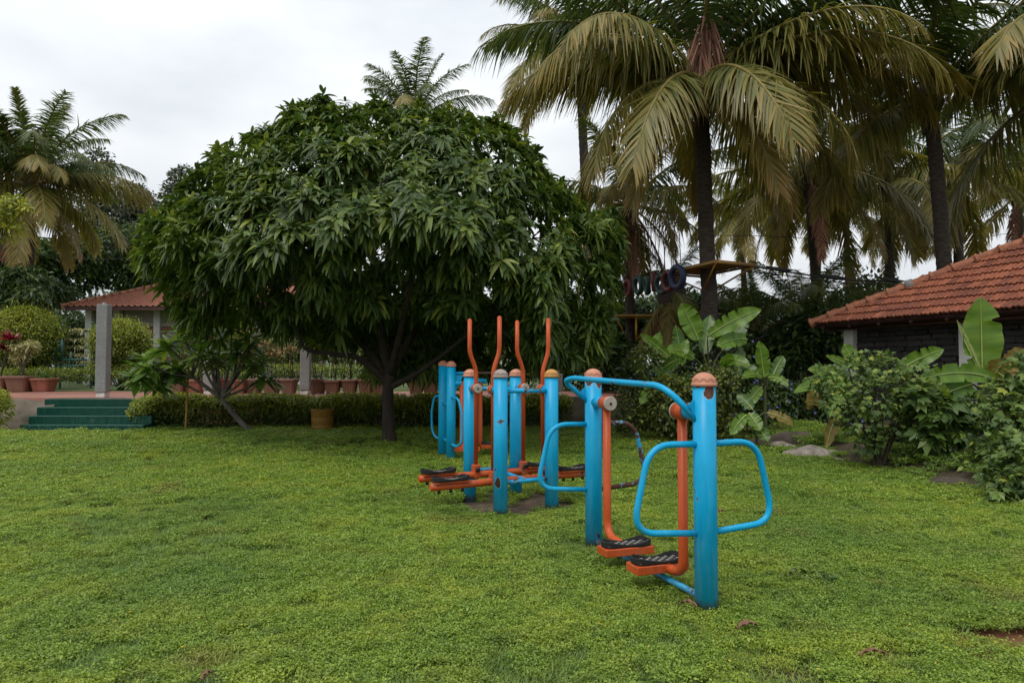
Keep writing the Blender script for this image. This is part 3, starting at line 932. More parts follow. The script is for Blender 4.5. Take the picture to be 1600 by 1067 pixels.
def shrub(name, base, lobes, n, L, W, mat, label, cat='shrub', group=None, stems=6, **kw):
    base = Vector(base)
    root = thing(name, base, label, cat, group)
    b_ = Batch(); b_.add(*cloud(lobes, n, L, W, **kw)); b_.build('foliage', M[mat], root)
    mb = MB()
    for k in range(stems):
        l = lobes[k % len(lobes)]
        q = Vector((l[0] + random.uniform(-.6, .6) * l[3], l[1] + random.uniform(-.5, .5) * l[4], l[2] + random.uniform(-.2, .5) * l[5]))
        p0 = base + Vector((random.uniform(-.12, .12), random.uniform(-.12, .12), -0.03))
        mb.tube(smooth_path([p0, p0.lerp(q, .5) + Vector((random.uniform(-.08, .08), 0, .06)), q], 4), [0.022 * (1 - .6 * i / 8) for i in range(9)], 6)
    mb.build('stem', M['twig'], root)
    return root


def plobes(spec):
    """[(px, py, D, rx, ry, rz in metres)]"""
    return [(*at(px, py, D), rx, ry, rz) for px, py, D, rx, ry, rz in spec]


def auto_lobes(px, py, D, rx, ry, rz, k=9, size=0.5):
    c = at(px, py, D)
    out = []
    for i in range(k):
        d = Vector(rand_dirs(1)[0])
        out.append((c.x + d.x * rx * .6, c.y + d.y * ry * .6, c.z + d.z * rz * .6, rx * size * random.uniform(.8, 1.2), ry * size * random.uniform(.8, 1.2), rz * size * random.uniform(.8, 1.2)))
    return out


# --- the mango tree: rosettes of long drooping leaves on a lumpy domed crown
MD = 12.4
outline = np.array([(212, 402), (222, 350), (262, 318), (312, 262), (338, 228), (392, 212), (438, 196), (446, 172), (488, 152), (520, 162), (548, 178), (585, 158), (640, 172), (700, 172), (770, 190), (822, 212), (842, 258), (890, 300), (910, 326), (960, 330), (976, 372), (966, 440), (955, 482), (952, 535), (915, 585), (860, 590), (810, 565), (765, 520), (735, 545), (690, 530), (640, 500), (590, 505), (545, 540), (505, 548), (470, 520), (430, 515), (395, 505), (350, 500), (300, 508), (262, 478), (250, 440)], float)


def inside(px, py):
    x1, y1 = outline[:, 0], outline[:, 1]
    x2, y2 = np.roll(x1, -1), np.roll(y1, -1)
    c = ((y1 > py) != (y2 > py)) & (px < (x2 - x1) * (py - y1) / (y2 - y1 + 1e-9) + x1)
    return c.sum() % 2 == 1


def edge_dist(px, py):
    a, b2 = outline, np.roll(outline, -1, 0)
    ab = b2 - a
    t_ = np.clip(((np.array([px, py]) - a) * ab).sum(1) / (ab ** 2).sum(1), 0, 1)
    return np.linalg.norm(a + ab * t_[:, None] - np.array([px, py]), axis=1).min()


root = thing('mango_tree', (-2.223, 12.42, 0), 'broad dark green mango tree with drooping leaves spreading over the lawn', 'tree')
cen = Vector((-2.4, 12.6, 3.3))
ros_p, ros_a = [], []
tries = 0
want = {'front': 1900, 'back': 1250, 'in': 1150, 'low': 900}
for layer in ('front', 'back', 'in', 'low'):
    k = 0
    while k < want[layer]:
        px, py = random.uniform(205, 985), random.uniform(145, 565)
        if layer == 'low': px, py = random.gauss(635, 95), random.uniform(465, 585)
        elif not inside(px, py): continue
        if layer == 'low' and px < 575 and py > 525: continue
        d = edge_dist(px, py)
        h = min(3.3, 3.3 * math.sqrt(max(d, 4) / 175))
        lump = mnoise.noise((px / 62, py / 52, 4.0)) + 0.5 * mnoise.noise((px / 28, py / 25, 9.0))
        if layer == 'front':
            if lump < -0.18 and random.random() < 0.8: continue
            D = MD + 0.3 - h + 0.1 - 0.85 * lump * min(1, h / 1.5)
            if py > 480 and 480 < px < 760: D += 1.2
        elif layer == 'back': D = MD + 0.3 + h + 0.4 * lump
        elif layer == 'low': D = random.uniform(13.3, 15.9)
        else: D = MD + 0.3 + random.uniform(-.85, .9) * h
        p = at(px, py, D)
        ros_p.append(p)
        a = (p - cen); a.z *= 1.0
        a = a.normalized() + Vector((random.gauss(0, .4), random.gauss(0, .4), 0.7 + random.gauss(0, .35)))
        ros_a.append(a.normalized())
        k += 1
# a few shoots standing out of the crown
for px, py in ((345, 235), (446, 178), (415, 205), (500, 150), (545, 165), (265, 315), (655, 165), (775, 185), (588, 155), (845, 250), (700, 168), (950, 330)):
    for j in range(3):
        ros_p.append(at(px + random.uniform(-6, 6), py - 2 + j * 13, MD + random.uniform(-.5, .3))); ros_a.append(Vector((random.gauss(0, .2), random.gauss(0, .2), 1)).normalized())
n_r = len(ros_p)
bt = Batch()
per = 12
P_ = np.repeat(np.array([tuple(p) for p in ros_p]), per, 0)
A_ = np.repeat(np.array([tuple(p) for p in ros_a]), per, 0)
tone = np.repeat(R.random(n_r) ** 1.2 * 0.72, per)
size = np.repeat(R.uniform(0.8, 1.2, n_r), per)
nL = len(P_)
u_ = unit(np.cross(A_, np.array([0.3, 0.9, 0.17])))
w_ = np.cross(A_, u_)
phi = np.tile(np.arange(per) * 2.399, n_r) + np.repeat(R.random(n_r) * 6.28, per) + R.normal(0, .2, nL)
el = R.uniform(math.radians(38), math.radians(102), nL)
D_ = A_ * np.cos(el)[:, None] + (u_ * np.cos(phi)[:, None] + w_ * np.sin(phi)[:, None]) * np.sin(el)[:, None]
P_ = P_ + A_ * R.uniform(-.07, .05, nL)[:, None]
tone = np.clip(tone + R.random(nL) * 0.33 + (R.random(nL) < 0.02) * 0.5, 0, 1)
bt.add(*leaf_batch(P_, D_, A_ + np.array([0, 0, .3]), R.uniform(.16, .27, nL) * size, R.uniform(.050, .074, nL) * size, 4, R.uniform(.15, .85, nL), 0.30, prof=[0.2, 0.92, 1, 0.78, 0.10], rnd=tone))
bt.build('crown', M['mango'], root)
mb = MB()
tp = [(-2.223, 12.42, -0.05), (-2.23, 12.42, 0.35), (-2.26, 12.42, 0.8), (-2.24, 12.43, 1.15), (-2.2, 12.45, 1.5)]
pth = smooth_path(tp, 5)
mb.tube(pth, [0.10 * math.exp(-i * 0.4) + 0.105 + 0.010 * math.sin(i * 1.3) for i in range(len(pth))], 16)
mb.build('trunk', M['mango_bark'], root)
for pts_, r_ in (
        ([(-2.25, 12.42, 1.1), at(565, 562, 12.2), at(520, 553, 11.9), at(478, 545, 11.6), at(462, 515, 11.4), at(430, 470, 11)], 0.065),
        ([(-2.22, 12.42, 1.05), at(640, 590, 12.2), at(668, 572, 12.0), at(700, 548, 11.8), at(760, 500, 11.3), at(850, 440, 11)], 0.06),
        ([(-2.22, 12.45, 1.35), at(598, 540, 12.5), at(590, 470, 12.6), at(560, 380, 12.5), at(540, 280, 12.4)], 0.10),
        ([(-2.2, 12.45, 1.3), at(632, 545, 12.7), at(668, 480, 12.9), at(720, 380, 13), at(760, 290, 13)], 0.09),
        ([(-2.24, 12.45, 1.25), at(575, 548, 12.8), at(520, 490, 13), at(420, 400, 12.8), at(340, 330, 12.6)], 0.085),
        ([(-2.2, 12.4, 1.3), at(625, 520, 11.6), at(640, 450, 10.8), at(650, 360, 10.2)], 0.075),
        ([(-2.2, 12.5, 1.35), at(615, 530, 13.4), at(630, 470, 14.2), at(660, 380, 14.6)], 0.075)):
    pth = smooth_path(pts_, 5)
    mb = MB(); mb.tube(pth, [r_ * (1 - 0.8 * i / (len(pth) - 1)) for i in range(len(pth))], 10)
    mb.build('limb', M['mango_bark'], root)

# --- trees behind the left house
tree('feathery_tree', gpt(137, 42, .7), plobes([(150, 262, 42, 1.0, 1.0, 1.2), (140, 300, 42, 1.3, 1.2, 1.2), (165, 330, 42, 1.2, 1.2, 1.1), (120, 345, 42, 1.2, 1.2, 1.2), (150, 390, 42, 1.4, 1.2, 1.4)]), 5200, .30, .14, 'grey_leaf', 'tall thin feathery tree just right of the left palm crown', 'trees behind the left house', .14, top=at(148, 270, 42), gap=.5)
tree('feathery_tree', gpt(163, 44, .7), plobes([(205, 310, 44, 1.2, 1.2, 1.0), (222, 322, 44, 1.1, 1, .9), (190, 335, 44, 1.3, 1.2, 1.1), (215, 360, 44, 1.5, 1.2, 1.2), (180, 375, 44, 1.2, 1.2, 1.1)]), 5200, .30, .14, 'grey_leaf', 'open crowned tree against the sky above the left roof hip', 'trees behind the left house', .14, top=at(205, 318, 44), gap=.5)
tree('feathery_tree', gpt(290, 40, .7), plobes([(287, 283, 40, .8, .8, .9), (282, 310, 40, 1, 1, 1), (300, 345, 40, 1.3, 1.2, 1.3)]), 3200, .28, .13, 'grey_leaf', 'grey green treetop showing just over the mango on its left shoulder', 'trees behind the left house', .14, top=at(287, 290, 40), gap=.4)
tree('shade_tree', gpt(215, 38, .7), auto_lobes(225, 405, 38, 3.4, 2.5, 1.9, 10), 9000, .26, .13, 'dark_leaf', 'dense dark tree right behind the tiled roof hip', 'trees behind the left house', .2, gap=.3)
tree('shade_tree', gpt(90, 36, .7), auto_lobes(85, 412, 36, 2.7, 2.3, 1.6, 9), 8000, .26, .13, 'dark_leaf', 'dense dark tree between the left palm trunk and the roof', 'trees behind the left house', .2, gap=.3)
tree('shade_tree', gpt(125, 31.5, .7), auto_lobes(118, 530, 31.5, 1.9, 1.0, 1.5, 9), 7000, .2, .09, 'dark_leaf', 'dark leafy tree closing the gap behind the plant rack', 'trees behind the left house', .12)
tree('shade_tree', gpt(350, 46, .7), auto_lobes(360, 420, 46, 5, 3, 2.8, 10), 8000, .32, .16, 'dark_leaf', 'dense dark tree hidden mostly by the mango behind the left house', 'trees behind the left house', .2)
tree('shade_tree', gpt(-20, 34, .7), auto_lobes(0, 425, 34, 3.0, 2.3, 2.0, 9), 8000, .26, .13, 'dark_leaf', 'dark tree at the left edge beneath the palm', 'trees behind the left house', .2)
tree('leafy_tree', gpt(22, 23, .7), auto_lobes(28, 455, 23, 1.15, 1.0, .85, 10), 5500, .22, .075, 'dark_leaf', 'rounded dark glossy tree just above the big topiary dome', None, .1, droop=.5)
tree('leafy_tree', gpt(-60, 17.5, .7), plobes([(-5, 335, 17.5, .5, .5, .35), (22, 318, 17.5, .3, .3, .22), (8, 360, 17.5, .45, .4, .3), (-40, 340, 17.5, .8, .6, .6), (38, 328, 17.5, .16, .16, .12)]), 2200, .14, .055, 'lime_leaf', 'bright yellow green tree reaching in from the left edge before the palm', None, .1)
tree('leafy_tree', gpt(70, 29.5, .7), auto_lobes(84, 455, 29.5, .8, .8, .55, 7), 2600, .3, .07, 'dark_leaf', 'small dark tree just left of the far tiled roof', None, .1, droop=.6)

# --- dark undergrowth and wood closing the view on the right
for i, (px, py, D, rx, rz, lab) in enumerate([
        (935, 545, 19.5, 1.0, .9, 'dark shrub at the right foot of the mango crown'),
        (1010, 500, 26, 2.2, 1.9, 'dark bushy tree behind the yellow platform'),
        (1105, 520, 24, 2.0, 1.4, 'dark bushy tree behind the platform palm trunk'),
        (1200, 535, 22.5, 1.9, 1.2, 'dark bush beneath the olive palm'),
        (1265, 545, 19, 1.3, 1.2, 'dark bush in the shade left of the house pillar'),
        (1340, 500, 27, 2.6, 2.0, 'dark tree showing beneath the eave corner'),
        (850, 500, 27, 2.4, 1.8, 'dark tree seen under the right side of the mango')]):
    tree('shade_tree', gpt(px, D), auto_lobes(px, py, D, rx, rx * .8, rz, 9), 6500, .22, .095, 'dark_leaf', lab, 'dark trees closing the view', .12, gap=.2)
bt = Batch()
lob = []
for k in range(34):
    px = random.uniform(700, 1750); D = random.uniform(50, 62)
    lob.append((*at(px, random.uniform(490, 565), D), random.uniform(3, 5), 3, random.uniform(1.8, 2.8)))
bt.add(*cloud(lob, 26000, .5, .24))
tag(bt.build('distant_wood', M['dark_leaf']), 'far off wood filling the gaps between the palms', 'wood', kind='stuff')
bt = Batch()
lob = []
for k in range(20):
    px = random.uniform(-150, 700); D = random.uniform(52, 62)
    lob.append((*at(px, random.uniform(480, 560), D), random.uniform(3, 5), 3, random.uniform(2, 3.0)))
bt.add(*cloud(lob, 15000, .5, .24))
tag(bt.build('distant_wood', M['dark_leaf']), 'far off wood behind the left house', 'wood', kind='stuff')

# --- planting beyond the path, left and under the mango
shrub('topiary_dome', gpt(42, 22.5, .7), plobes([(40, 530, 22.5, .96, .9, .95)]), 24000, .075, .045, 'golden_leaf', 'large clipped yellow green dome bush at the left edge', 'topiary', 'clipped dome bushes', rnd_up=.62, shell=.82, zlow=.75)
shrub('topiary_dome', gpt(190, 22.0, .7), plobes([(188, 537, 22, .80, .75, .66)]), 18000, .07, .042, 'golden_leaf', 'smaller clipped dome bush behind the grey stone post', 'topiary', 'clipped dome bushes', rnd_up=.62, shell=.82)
for nm_, lb_, n_ in (('topiary_dome', plobes([(40, 526, 22.4, .98, .92, .99)]), 8000), ('topiary_dome.001', plobes([(188, 533, 21.95, .82, .78, .69)]), 6500)):
    V_, F_, r_ = cloud(lb_, n_, .06, .036, shell=.96)
    np_mesh('new_growth', V_, F_, M['lime_leaf'], bpy.data.objects[nm_], rnd=r_)
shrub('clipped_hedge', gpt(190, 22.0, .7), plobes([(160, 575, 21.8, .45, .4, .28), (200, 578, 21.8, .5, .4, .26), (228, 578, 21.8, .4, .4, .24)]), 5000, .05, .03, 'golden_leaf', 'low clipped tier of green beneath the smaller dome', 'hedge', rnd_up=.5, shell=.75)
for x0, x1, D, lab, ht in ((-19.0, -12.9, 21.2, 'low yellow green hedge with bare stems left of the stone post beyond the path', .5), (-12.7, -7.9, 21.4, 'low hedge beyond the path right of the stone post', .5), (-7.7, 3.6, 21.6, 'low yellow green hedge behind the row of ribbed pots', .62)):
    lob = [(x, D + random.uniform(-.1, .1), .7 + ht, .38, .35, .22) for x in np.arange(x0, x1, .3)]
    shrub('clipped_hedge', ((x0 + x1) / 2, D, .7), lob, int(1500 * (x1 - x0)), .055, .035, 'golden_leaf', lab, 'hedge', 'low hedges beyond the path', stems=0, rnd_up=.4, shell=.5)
    hedge_root = [o for o in COL.objects if o.name.startswith('clipped_hedge') and o.type == 'EMPTY'][-1]
for i, (px, py, D, rx, rz, mt, lab) in enumerate([
        (395, 545, 25, 1.3, .9, 'mid_leaf', 'green shrub behind the plumeria beyond the path'), (455, 548, 24, 1.3, .95, 'olive_leaf', 'shrub behind the tan dracaenas beneath the mango'),
        (535, 540, 25, 1.5, 1.0, 'mid_leaf', 'green shrub beyond the path left of the mango trunk'), (650, 548, 24.5, 1.5, .95, 'dark_leaf', 'dark shrub beyond the path right of the mango trunk'),
        (745, 545, 25, 1.4, 1.0, 'dark_leaf', 'dark shrub beyond the path behind the orange handlebars'), (330, 540, 26, 1.2, .9, 'mid_leaf', 'shrub under the far house windows'),
        (820, 555, 22, 1.3, .8, 'olive_leaf', 'shrub beyond the path right of the orange handlebars'), (890, 568, 21.5, 1.2, .75, 'dark_leaf', 'dark shrub beyond the path behind the short granite post'),
        (940, 575, 21, 1.0, .7, 'olive_leaf', 'olive shrub beyond the path left of the near walker rail'), (700, 580, 22.5, 1.2, .6, 'mid_leaf', 'low shrub beyond the path behind the twin blue posts')]):
    shrub('garden_shrub', gpt(px, D, .7), auto_lobes(px, py, D, rx, rx * .7, rz, 8), 4500, .11, .05, mt, lab, 'shrub', 'shrubs beyond the path')
shrub('yellow_shrub', gpt(372, 23, .7), auto_lobes(372, 510, 23, .7, .6, .6, 7), 2600, .12, .05, 'lime_leaf', 'bright yellow green shrub right of the far house', 'shrub')

# --- golden hedge along the foot of the terrace
hl = []
for x in np.arange(-8.15, 1.1, .22):
    y = 15.62 + .08 * math.sin(x * 2)
    for k in range(3):
        hl.append((x + random.uniform(-.1, .1), y + random.uniform(-.22, .12), .22 + .2 * k + random.uniform(-.05, .05), .25, .26, .17))
    hl.append((x, y - .05, .66 + .05 * math.sin(x * 3.1) + .04 * random.random(), .24, .3, .12))
hl += [(-8.35, 15.4, .35, .25, .3, .3), (-8.2, 15.3, .55, .3, .3, .2)]
root = thing('golden_hedge', (-3.5, 15.6, 0), 'long golden duranta hedge at the foot of the terrace behind the mango trunk', 'hedge')
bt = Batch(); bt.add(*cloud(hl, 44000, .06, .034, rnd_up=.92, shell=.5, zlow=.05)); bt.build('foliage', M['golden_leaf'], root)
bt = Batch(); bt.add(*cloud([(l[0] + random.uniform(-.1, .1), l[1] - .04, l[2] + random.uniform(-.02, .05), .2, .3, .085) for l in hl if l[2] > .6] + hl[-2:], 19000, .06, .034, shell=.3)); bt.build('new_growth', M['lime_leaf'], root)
mb = MB()
for x in np.arange(-8.1, 1.0, .13):
    p = Vector((x + random.uniform(-.05, .05), 15.6 + random.uniform(-.18, .1), -.02))
    mb.tube([p, p + Vector((random.uniform(-.1, .1), random.uniform(-.08, .08), .35)), p + Vector((random.uniform(-.16, .16), random.uniform(-.1, .1), .62))], [.014, .01, .006], 5)
tag(mb.build('stem', M['twig'], root), kind='stuff')
shrub('golden_shrub', gpt(-8, 14.6), plobes([(-6, 640, 14.6, .3, .3, .35), (-2, 625, 14.6, .2, .2, .25)]), 1500, .07, .035, 'lime_leaf', 'yellow leaved shrub cut by the left edge beside the bank', rnd_up=.5)

# ------------------------------------------------------------------ far house (left)
M['wall_far'] = plain('grey_render', (0.36, 0.33, 0.28), 0.85, var=0.25, scale=2.0, bmp=0.2)
M['white_col'] = plain('off_white_paint', (0.62, 0.61, 0.57), 0.7, var=0.15, scale=4)
M['frame_red'] = plain('red_brown_frame', (0.22, 0.075, 0.05), 0.6, var=0.3, scale=6)
M['curtain_glass'] = plain('pane_over_pale_curtain', (0.30, 0.27, 0.28), 0.25, var=0.2, scale=2.2)
M['dark_glass'] = plain('dark_pane', (0.015, 0.016, 0.018), 0.12, var=0.2)


def tile_mat(name, c1, c2, c3):
    m, t, b, out = new_mat(name)
    oi = t.nodes.new('ShaderNodeObjectInfo')
    c = ramp(t, oi.outputs['Random'], [(0, c1), (0.5, c2), (1, c3)])
    n = ramp(t, noise_out(t, 11, 8, world_pos(t), 0.7), [(0.35, (0.55, 0.5, 0.5)), (0.65, (1.1, 1.08, 1.05))])
    t.links.new(mixc(t, 1.0, c, n, 'MULTIPLY'), b.inputs['Base Color'])
    b.inputs['Roughness'].default_value = 0.75
    bump(t, b, noise_out(t, 50, 6, world_pos(t)), 0.25, 0.01)
    return m


M['tile'] = tile_mat('clay_tile', (0.165, 0.050, 0.026), (0.265, 0.080, 0.037), (0.33, 0.11, 0.052))
M['tile_far'] = tile_mat('clay_tile_far', (0.37, 0.145, 0.09), (0.37, 0.145, 0.09), (0.37, 0.145, 0.09))
M['tile_ridge'] = tile_mat('clay_ridge', (0.31, 0.12, 0.065), (0.38, 0.155, 0.08), (0.35, 0.14, 0.07))
M['timber_dark'] = plain('dark_timber', (0.10, 0.042, 0.03), 0.7, var=0.4, scale=8)

H = thing('tiled_house', (-13.2, 28, .7), 'grey walled house with red tiled hip roof seen behind the mango on the left', 'house')
EX0, EX1, EY, EZ = -17.85, -8.2, 27.0, 3.82
RD, RH = 2.5, 1.12
wy, wz0, wz1 = 28.0, 0.7, 4.0
holes = [(-16.0, -14.85), (-14.35, -12.5), (-11.6, -10.2)]
mb = MB(); mb.box((-13.1, wy + 2, (wz0 + wz1) / 2), (4.4, 1.9, (wz1 - wz0) / 2)); mb.build('wall', M['wall_far'], H)
for k, x in enumerate((-17.35, -16.2, -14.55, -12.3, -10.4, -8.75)):
    mb = MB(); mb.box((x, wy + .02, (wz0 + EZ) / 2), (.13, .13, (EZ - wz0) / 2 - .02), bev=.01); mb.build('pillar', M['white_col'], H)
mb = MB(); mb.box((-13.0, wy + .06, 3.18), (4.4, .05, .07)); mb.build('lintel_band', M['wall_far'], H)
for x0, x1, gl in ((-16.05, -14.75, 'curtain_glass'), (-14.35, -12.5, 'curtain_glass'), (-12.1, -10.6, 'curtain_glass')):
    mb = MB()
    for c_, h_ in (((x0 + x1) / 2, (x1 - x0) / 2), ):
        mb.box((c_, wy + .05, 3.02), (h_, .06, .06)); mb.box((c_, wy + .05, 1.78), (h_ + .05, .08, .05))
    for x in (x0 + .06, x1 - .06, (x0 + x1) / 2): mb.box((x, wy + .05, 2.395), (.055, .055, .56))
    w = mb.build('window', M['frame_red'], H)
    for a, b2 in ((x0 + .12, (x0 + x1) / 2 - .06), ((x0 + x1) / 2 + .06, x1 - .12)):
        mb = MB(); mb.box(((a + b2) / 2, wy + .075, 2.395), ((b2 - a) / 2, .01, .55)); mb.build('pane', M[gl], w)
mb = MB()
mb.box((-16.8, wy + .05, 2.95), (.5, .06, .05)); mb.box((-17.25, wy + .05, 1.8), (.05, .06, 1.1)); mb.box((-16.42, wy + .05, 1.8), (.05, .06, 1.1))
dr = mb.build('door', M['frame_red'], H)
mb = MB(); mb.box((-16.83, wy + .08, 1.8), (.37, .012, 1.09)); mb.build('pane', M['dark_glass'], dr)
# roof planes with real tile relief
rows, per_t = 11, 6
V, Fl = [], []
ncol = int((EX1 - EX0) / .24) * per_t
for r_ in range(rows):
    for e_ in (0, 1):
        t0 = (r_ + e_) / rows
        y, z = EY + RD * t0, EZ + RH * t0 + (.045 if e_ == 0 else .0)
        for i in range(ncol + 1):
            x = EX0 + (EX1 - EX0) * i / ncol
            x = max(x, EX0 + RD * t0 * 1.02)
            V.append((x, y, z + .022 * math.cos(2 * math.pi * i / per_t) + .01 * math.cos(4 * math.pi * i / per_t)))
W_ = ncol + 1
for r_ in range(rows * 2 - 1):
    for i in range(ncol): Fl.append((r_ * W_ + i, r_ * W_ + i + 1, (r_ + 1) * W_ + i + 1, (r_ + 1) * W_ + i))
rf = np_mesh('roof', np.array(V), np.array(Fl), M['tile_far'], H, smooth=False)
tag(rf, kind='stuff')
mb = MB()
mb.add([(EX0, EY, EZ - .02), (EX0 + RD, EY + RD, EZ + RH - .02), (EX0 + RD, EY + RD + .1, EZ + RH - .02), (EX0, EY + 2 * RD, EZ - .02)], [(0, 1, 2, 3)])
mb.add([(EX0 + RD, EY + RD, EZ + RH), (EX1, EY + RD, EZ + RH), (EX1, EY + 2 * RD, EZ), (EX0, EY + 2 * RD, EZ)], [(0, 1, 2, 3)])
mb.build('roof_back', M['tile_far'], H)
n_ = 12
for k in range(n_):
    p, q = Vector((EX0, EY, EZ + .03)), Vector((EX0 + RD, EY + RD, EZ + RH + .03))
    a, b2 = p.lerp(q, k / n_), p.lerp(q, (k + 1.06) / n_)
    mb = MB(); mb.tube([a, a.lerp(b2, .08), b2], [.13, .10, .09], 10); mb.build('ridge_tile', M['tile_ridge'], H)
mb = MB(); mb.tube([(EX0 + RD, EY + RD, EZ + RH + .03), (EX1, EY + RD, EZ + RH + .03)], .1, 10); mb.build('ridge', M['tile_ridge'], H)
mb = MB(); mb.box(((EX0 + EX1) / 2, EY + .06, EZ - .06), ((EX1 - EX0) / 2 - .1, .03, .07)); mb.box(((EX0 + EX1) / 2, EY + .55, EZ - .03), ((EX1 - EX0) / 2 - .3, .5, .02)); mb.build('eave_board', M['timber_dark'], H)

# ------------------------------------------------------------------ near house (right)
cor = at(1266, 508, 15.9)
e_ = Vector((.353, -.936, 0)); n_in = Vector((.936, .353, 0))
HB = .65
PITCH = math.atan(1.45 / 2.16)
slope = (n_in * math.cos(PITCH) + Vector((0, 0, math.sin(PITCH)))).normalized()
nrm = e_.cross(slope).normalized()
if nrm.z < 0: nrm = -nrm
HR = thing('tiled_house', (cor.x + 1, cor.y - 1, 0), 'dark stone house with terracotta tiled roof at the right edge', 'house')
TW, EXPO, TLEN = .19, .29, .36
tv, tf = [], []
pr = [(0, .030), (.12, .038), (.26, .014), (.42, .026), (.56, .030), (.70, .010), (.86, .008), (1.0, .022)]
for yv, lift in ((0, .042), (TLEN, .0)):
    for u, hh in pr: tv.append((u * TW, yv, hh + lift))
for u, hh in pr: tv.append((u * TW, .004, hh + .042 - .040))
k_ = len(pr)
for i in range(k_ - 1):
    tf.append((i, i + 1, k_ + i + 1, k_ + i)); tf.append((2 * k_ + i, 2 * k_ + i + 1, i + 1, i))
tme = bpy.data.meshes.new('roof_tile'); tme.from_pydata(tv, [], tf); tme.materials.append(M['tile']); tme.update()
from mathutils import Matrix
rotm = Matrix((e_, slope, nrm)).transposed()
Lc = 7.6
ntile = 0
for r_ in range(12):
    sd_ = r_ * EXPO
    dplan = sd_ * math.cos(PITCH)
    s0 = dplan / HB
    k = int(s0 / TW)
    while k * TW < min(Lc, s0 + 5.6):
        if ntile < 298 and k * TW < 5.9:
            o = bpy.data.objects.new('roof_tile', tme); COL.objects.link(o); o.parent = HR
            p = cor + e_ * (k * TW + random.uniform(-.006, .006)) + slope * (sd_ + random.uniform(-.008, .008))
            o.matrix_local = Matrix.Translation(p - HR.location) @ rotm.to_4x4() @ Matrix.Rotation(random.uniform(-.02, .02), 4, 'Z')
            ntile += 1
        k += 1
# timber deck under the tiles, far slope, soffit
ap_s, ap_d = Lc, 12 * EXPO * math.cos(PITCH)
hipd = lambda d: cor + e_ * (d / HB) + n_in * d + Vector((0, 0, d * math.tan(PITCH)))
deck = [cor, cor + e_ * Lc, cor + e_ * Lc + slope * 12 * EXPO, hipd(ap_d)]
mb = MB()
dn = nrm * -.03
mb.add([p + dn for p in deck], [(0, 1, 2, 3)])
mb.add([p + dn * 2 for p in deck], [(3, 2, 1, 0)])
far_e = cor + n_in * (2 * ap_d)
mb.add([cor + dn, hipd(ap_d) + dn, far_e + dn], [(0, 1, 2)])
mb.add([cor + dn * 2.2 + n_in * .03, cor + e_ * Lc + dn * 2.2, cor + e_ * Lc + n_in * .9 + Vector((0, 0, -.07)), cor + n_in * .9 + Vector((0, 0, -.07))], [(0, 1, 2, 3)])
mb.build('roof_deck', M['timber_dark'], HR)
hp0, hp1 = cor + Vector((0, 0, .03)), hipd(ap_d) + Vector((0, 0, .05))
hd = (hp1 - hp0).normalized()
ln = (hp1 - hp0).length
nc = int(ln / .43)
M['cement'] = plain('cement_patch', (0.22, 0.21, 0.20), .9, var=.3, scale=20)
for k in range(nc):
    a, b2 = hp0 + hd * (k * .43), hp0 + hd * ((k + 1) * .43 + .05)
    mb = MB()
    mb.tube([a, a + hd * .05, a + hd * .055, b2], [.125, .125, .10, .085], 14)
    mb.build('ridge_tile', M['tile_ridge'], HR)
ck = hp0 + hd * (5 * .43)
mb = MB(); mb.tube([ck - hd * .05, ck + hd * .1], [.135, .125], 12); mb.build('mortar_patch', M['cement'], HR)
# walls of dark split stone courses between off-white pillars
wb = cor + n_in * .62 + e_ * .62
wb.z = 0
M['mortar'] = plain('dark_mortar', (0.015, 0.014, 0.013), .95, var=.3)
M['stone'] = tile_mat('dark_stone', (0.020, 0.018, 0.017), (0.034, 0.031, 0.029), (0.052, 0.047, 0.043))
WH = cor.z + .25
mb = MB()
c_ = wb + e_ * 3.2 + n_in * .16
mb.box((c_.x, c_.y, WH / 2), (3.2, .12, WH / 2), (e_, n_in, (0, 0, 1)))
c2_ = wb + n_in * 2.0 + e_ * .16
mb.box((c2_.x, c2_.y, WH / 2), (1.8, .12, WH / 2), (n_in, e_ * -1, (0, 0, 1)))
mb.build('wall', M['mortar'], HR)
sme = []
for k in range(6):
    mbk = MB(); L_ = random.uniform(.9, 1.1)
    mbk.box((0, 0, 0), (.5 * L_, .5, .5), bev=.08)
    vs_ = [(v[0] + random.uniform(-.03, .03), v[1] + random.uniform(-.12, .12), v[2] + random.uniform(-.07, .07)) for v in mbk.v]
    me = bpy.data.meshes.new('stone'); me.from_pydata(vs_, [], mbk.f); me.materials.append(M['stone']); me.update(); sme.append(me)
z = .55
ns = 0
while z < WH - .05:
    hh = random.uniform(.095, .125)
    s_ = .12
    while s_ < 6.3:
        w = random.uniform(.28, .62)
        if ns < 298:
            o = bpy.data.objects.new('stone', random.choice(sme)); COL.objects.link(o); o.parent = HR
            p = wb + e_ * (s_ + w / 2) + n_in * (.035 + random.uniform(-.012, .012)); p.z = z + hh / 2
            o.matrix_local = Matrix.Translation(p - HR.location) @ Matrix((e_, n_in, (0, 0, 1))).transposed().to_4x4() @ Matrix.Diagonal((w - .012, .1, hh - .012, 1))
            ns += 1
        s_ += w
    z += hh
for s_ in (0.0, 2.72):
    p = wb + e_ * s_
    mb = MB(); mb.box((p.x, p.y, (cor.z + .1) / 2), (.13, .13, (cor.z + .1) / 2), (e_, n_in, (0, 0, 1)), bev=.008); mb.build('pillar', M['white_col'], HR)
for s_ in np.arange(.3, 6, .75):
    p = cor + e_ * s_ + n_in * .05 + Vector((0, 0, -.09))
    q = p + slope * .9
    mb = MB(); mb.tube([p, q], .035, 6); mb.build('rafter', M['timber_dark'], HR)
mb = MB(); p = cor + Vector((0, 0, -.10)) + n_in * .5; mb.tube([p, p + e_ * 6.2], .045, 8); mb.build('eave_beam', M['timber_dark'], HR)

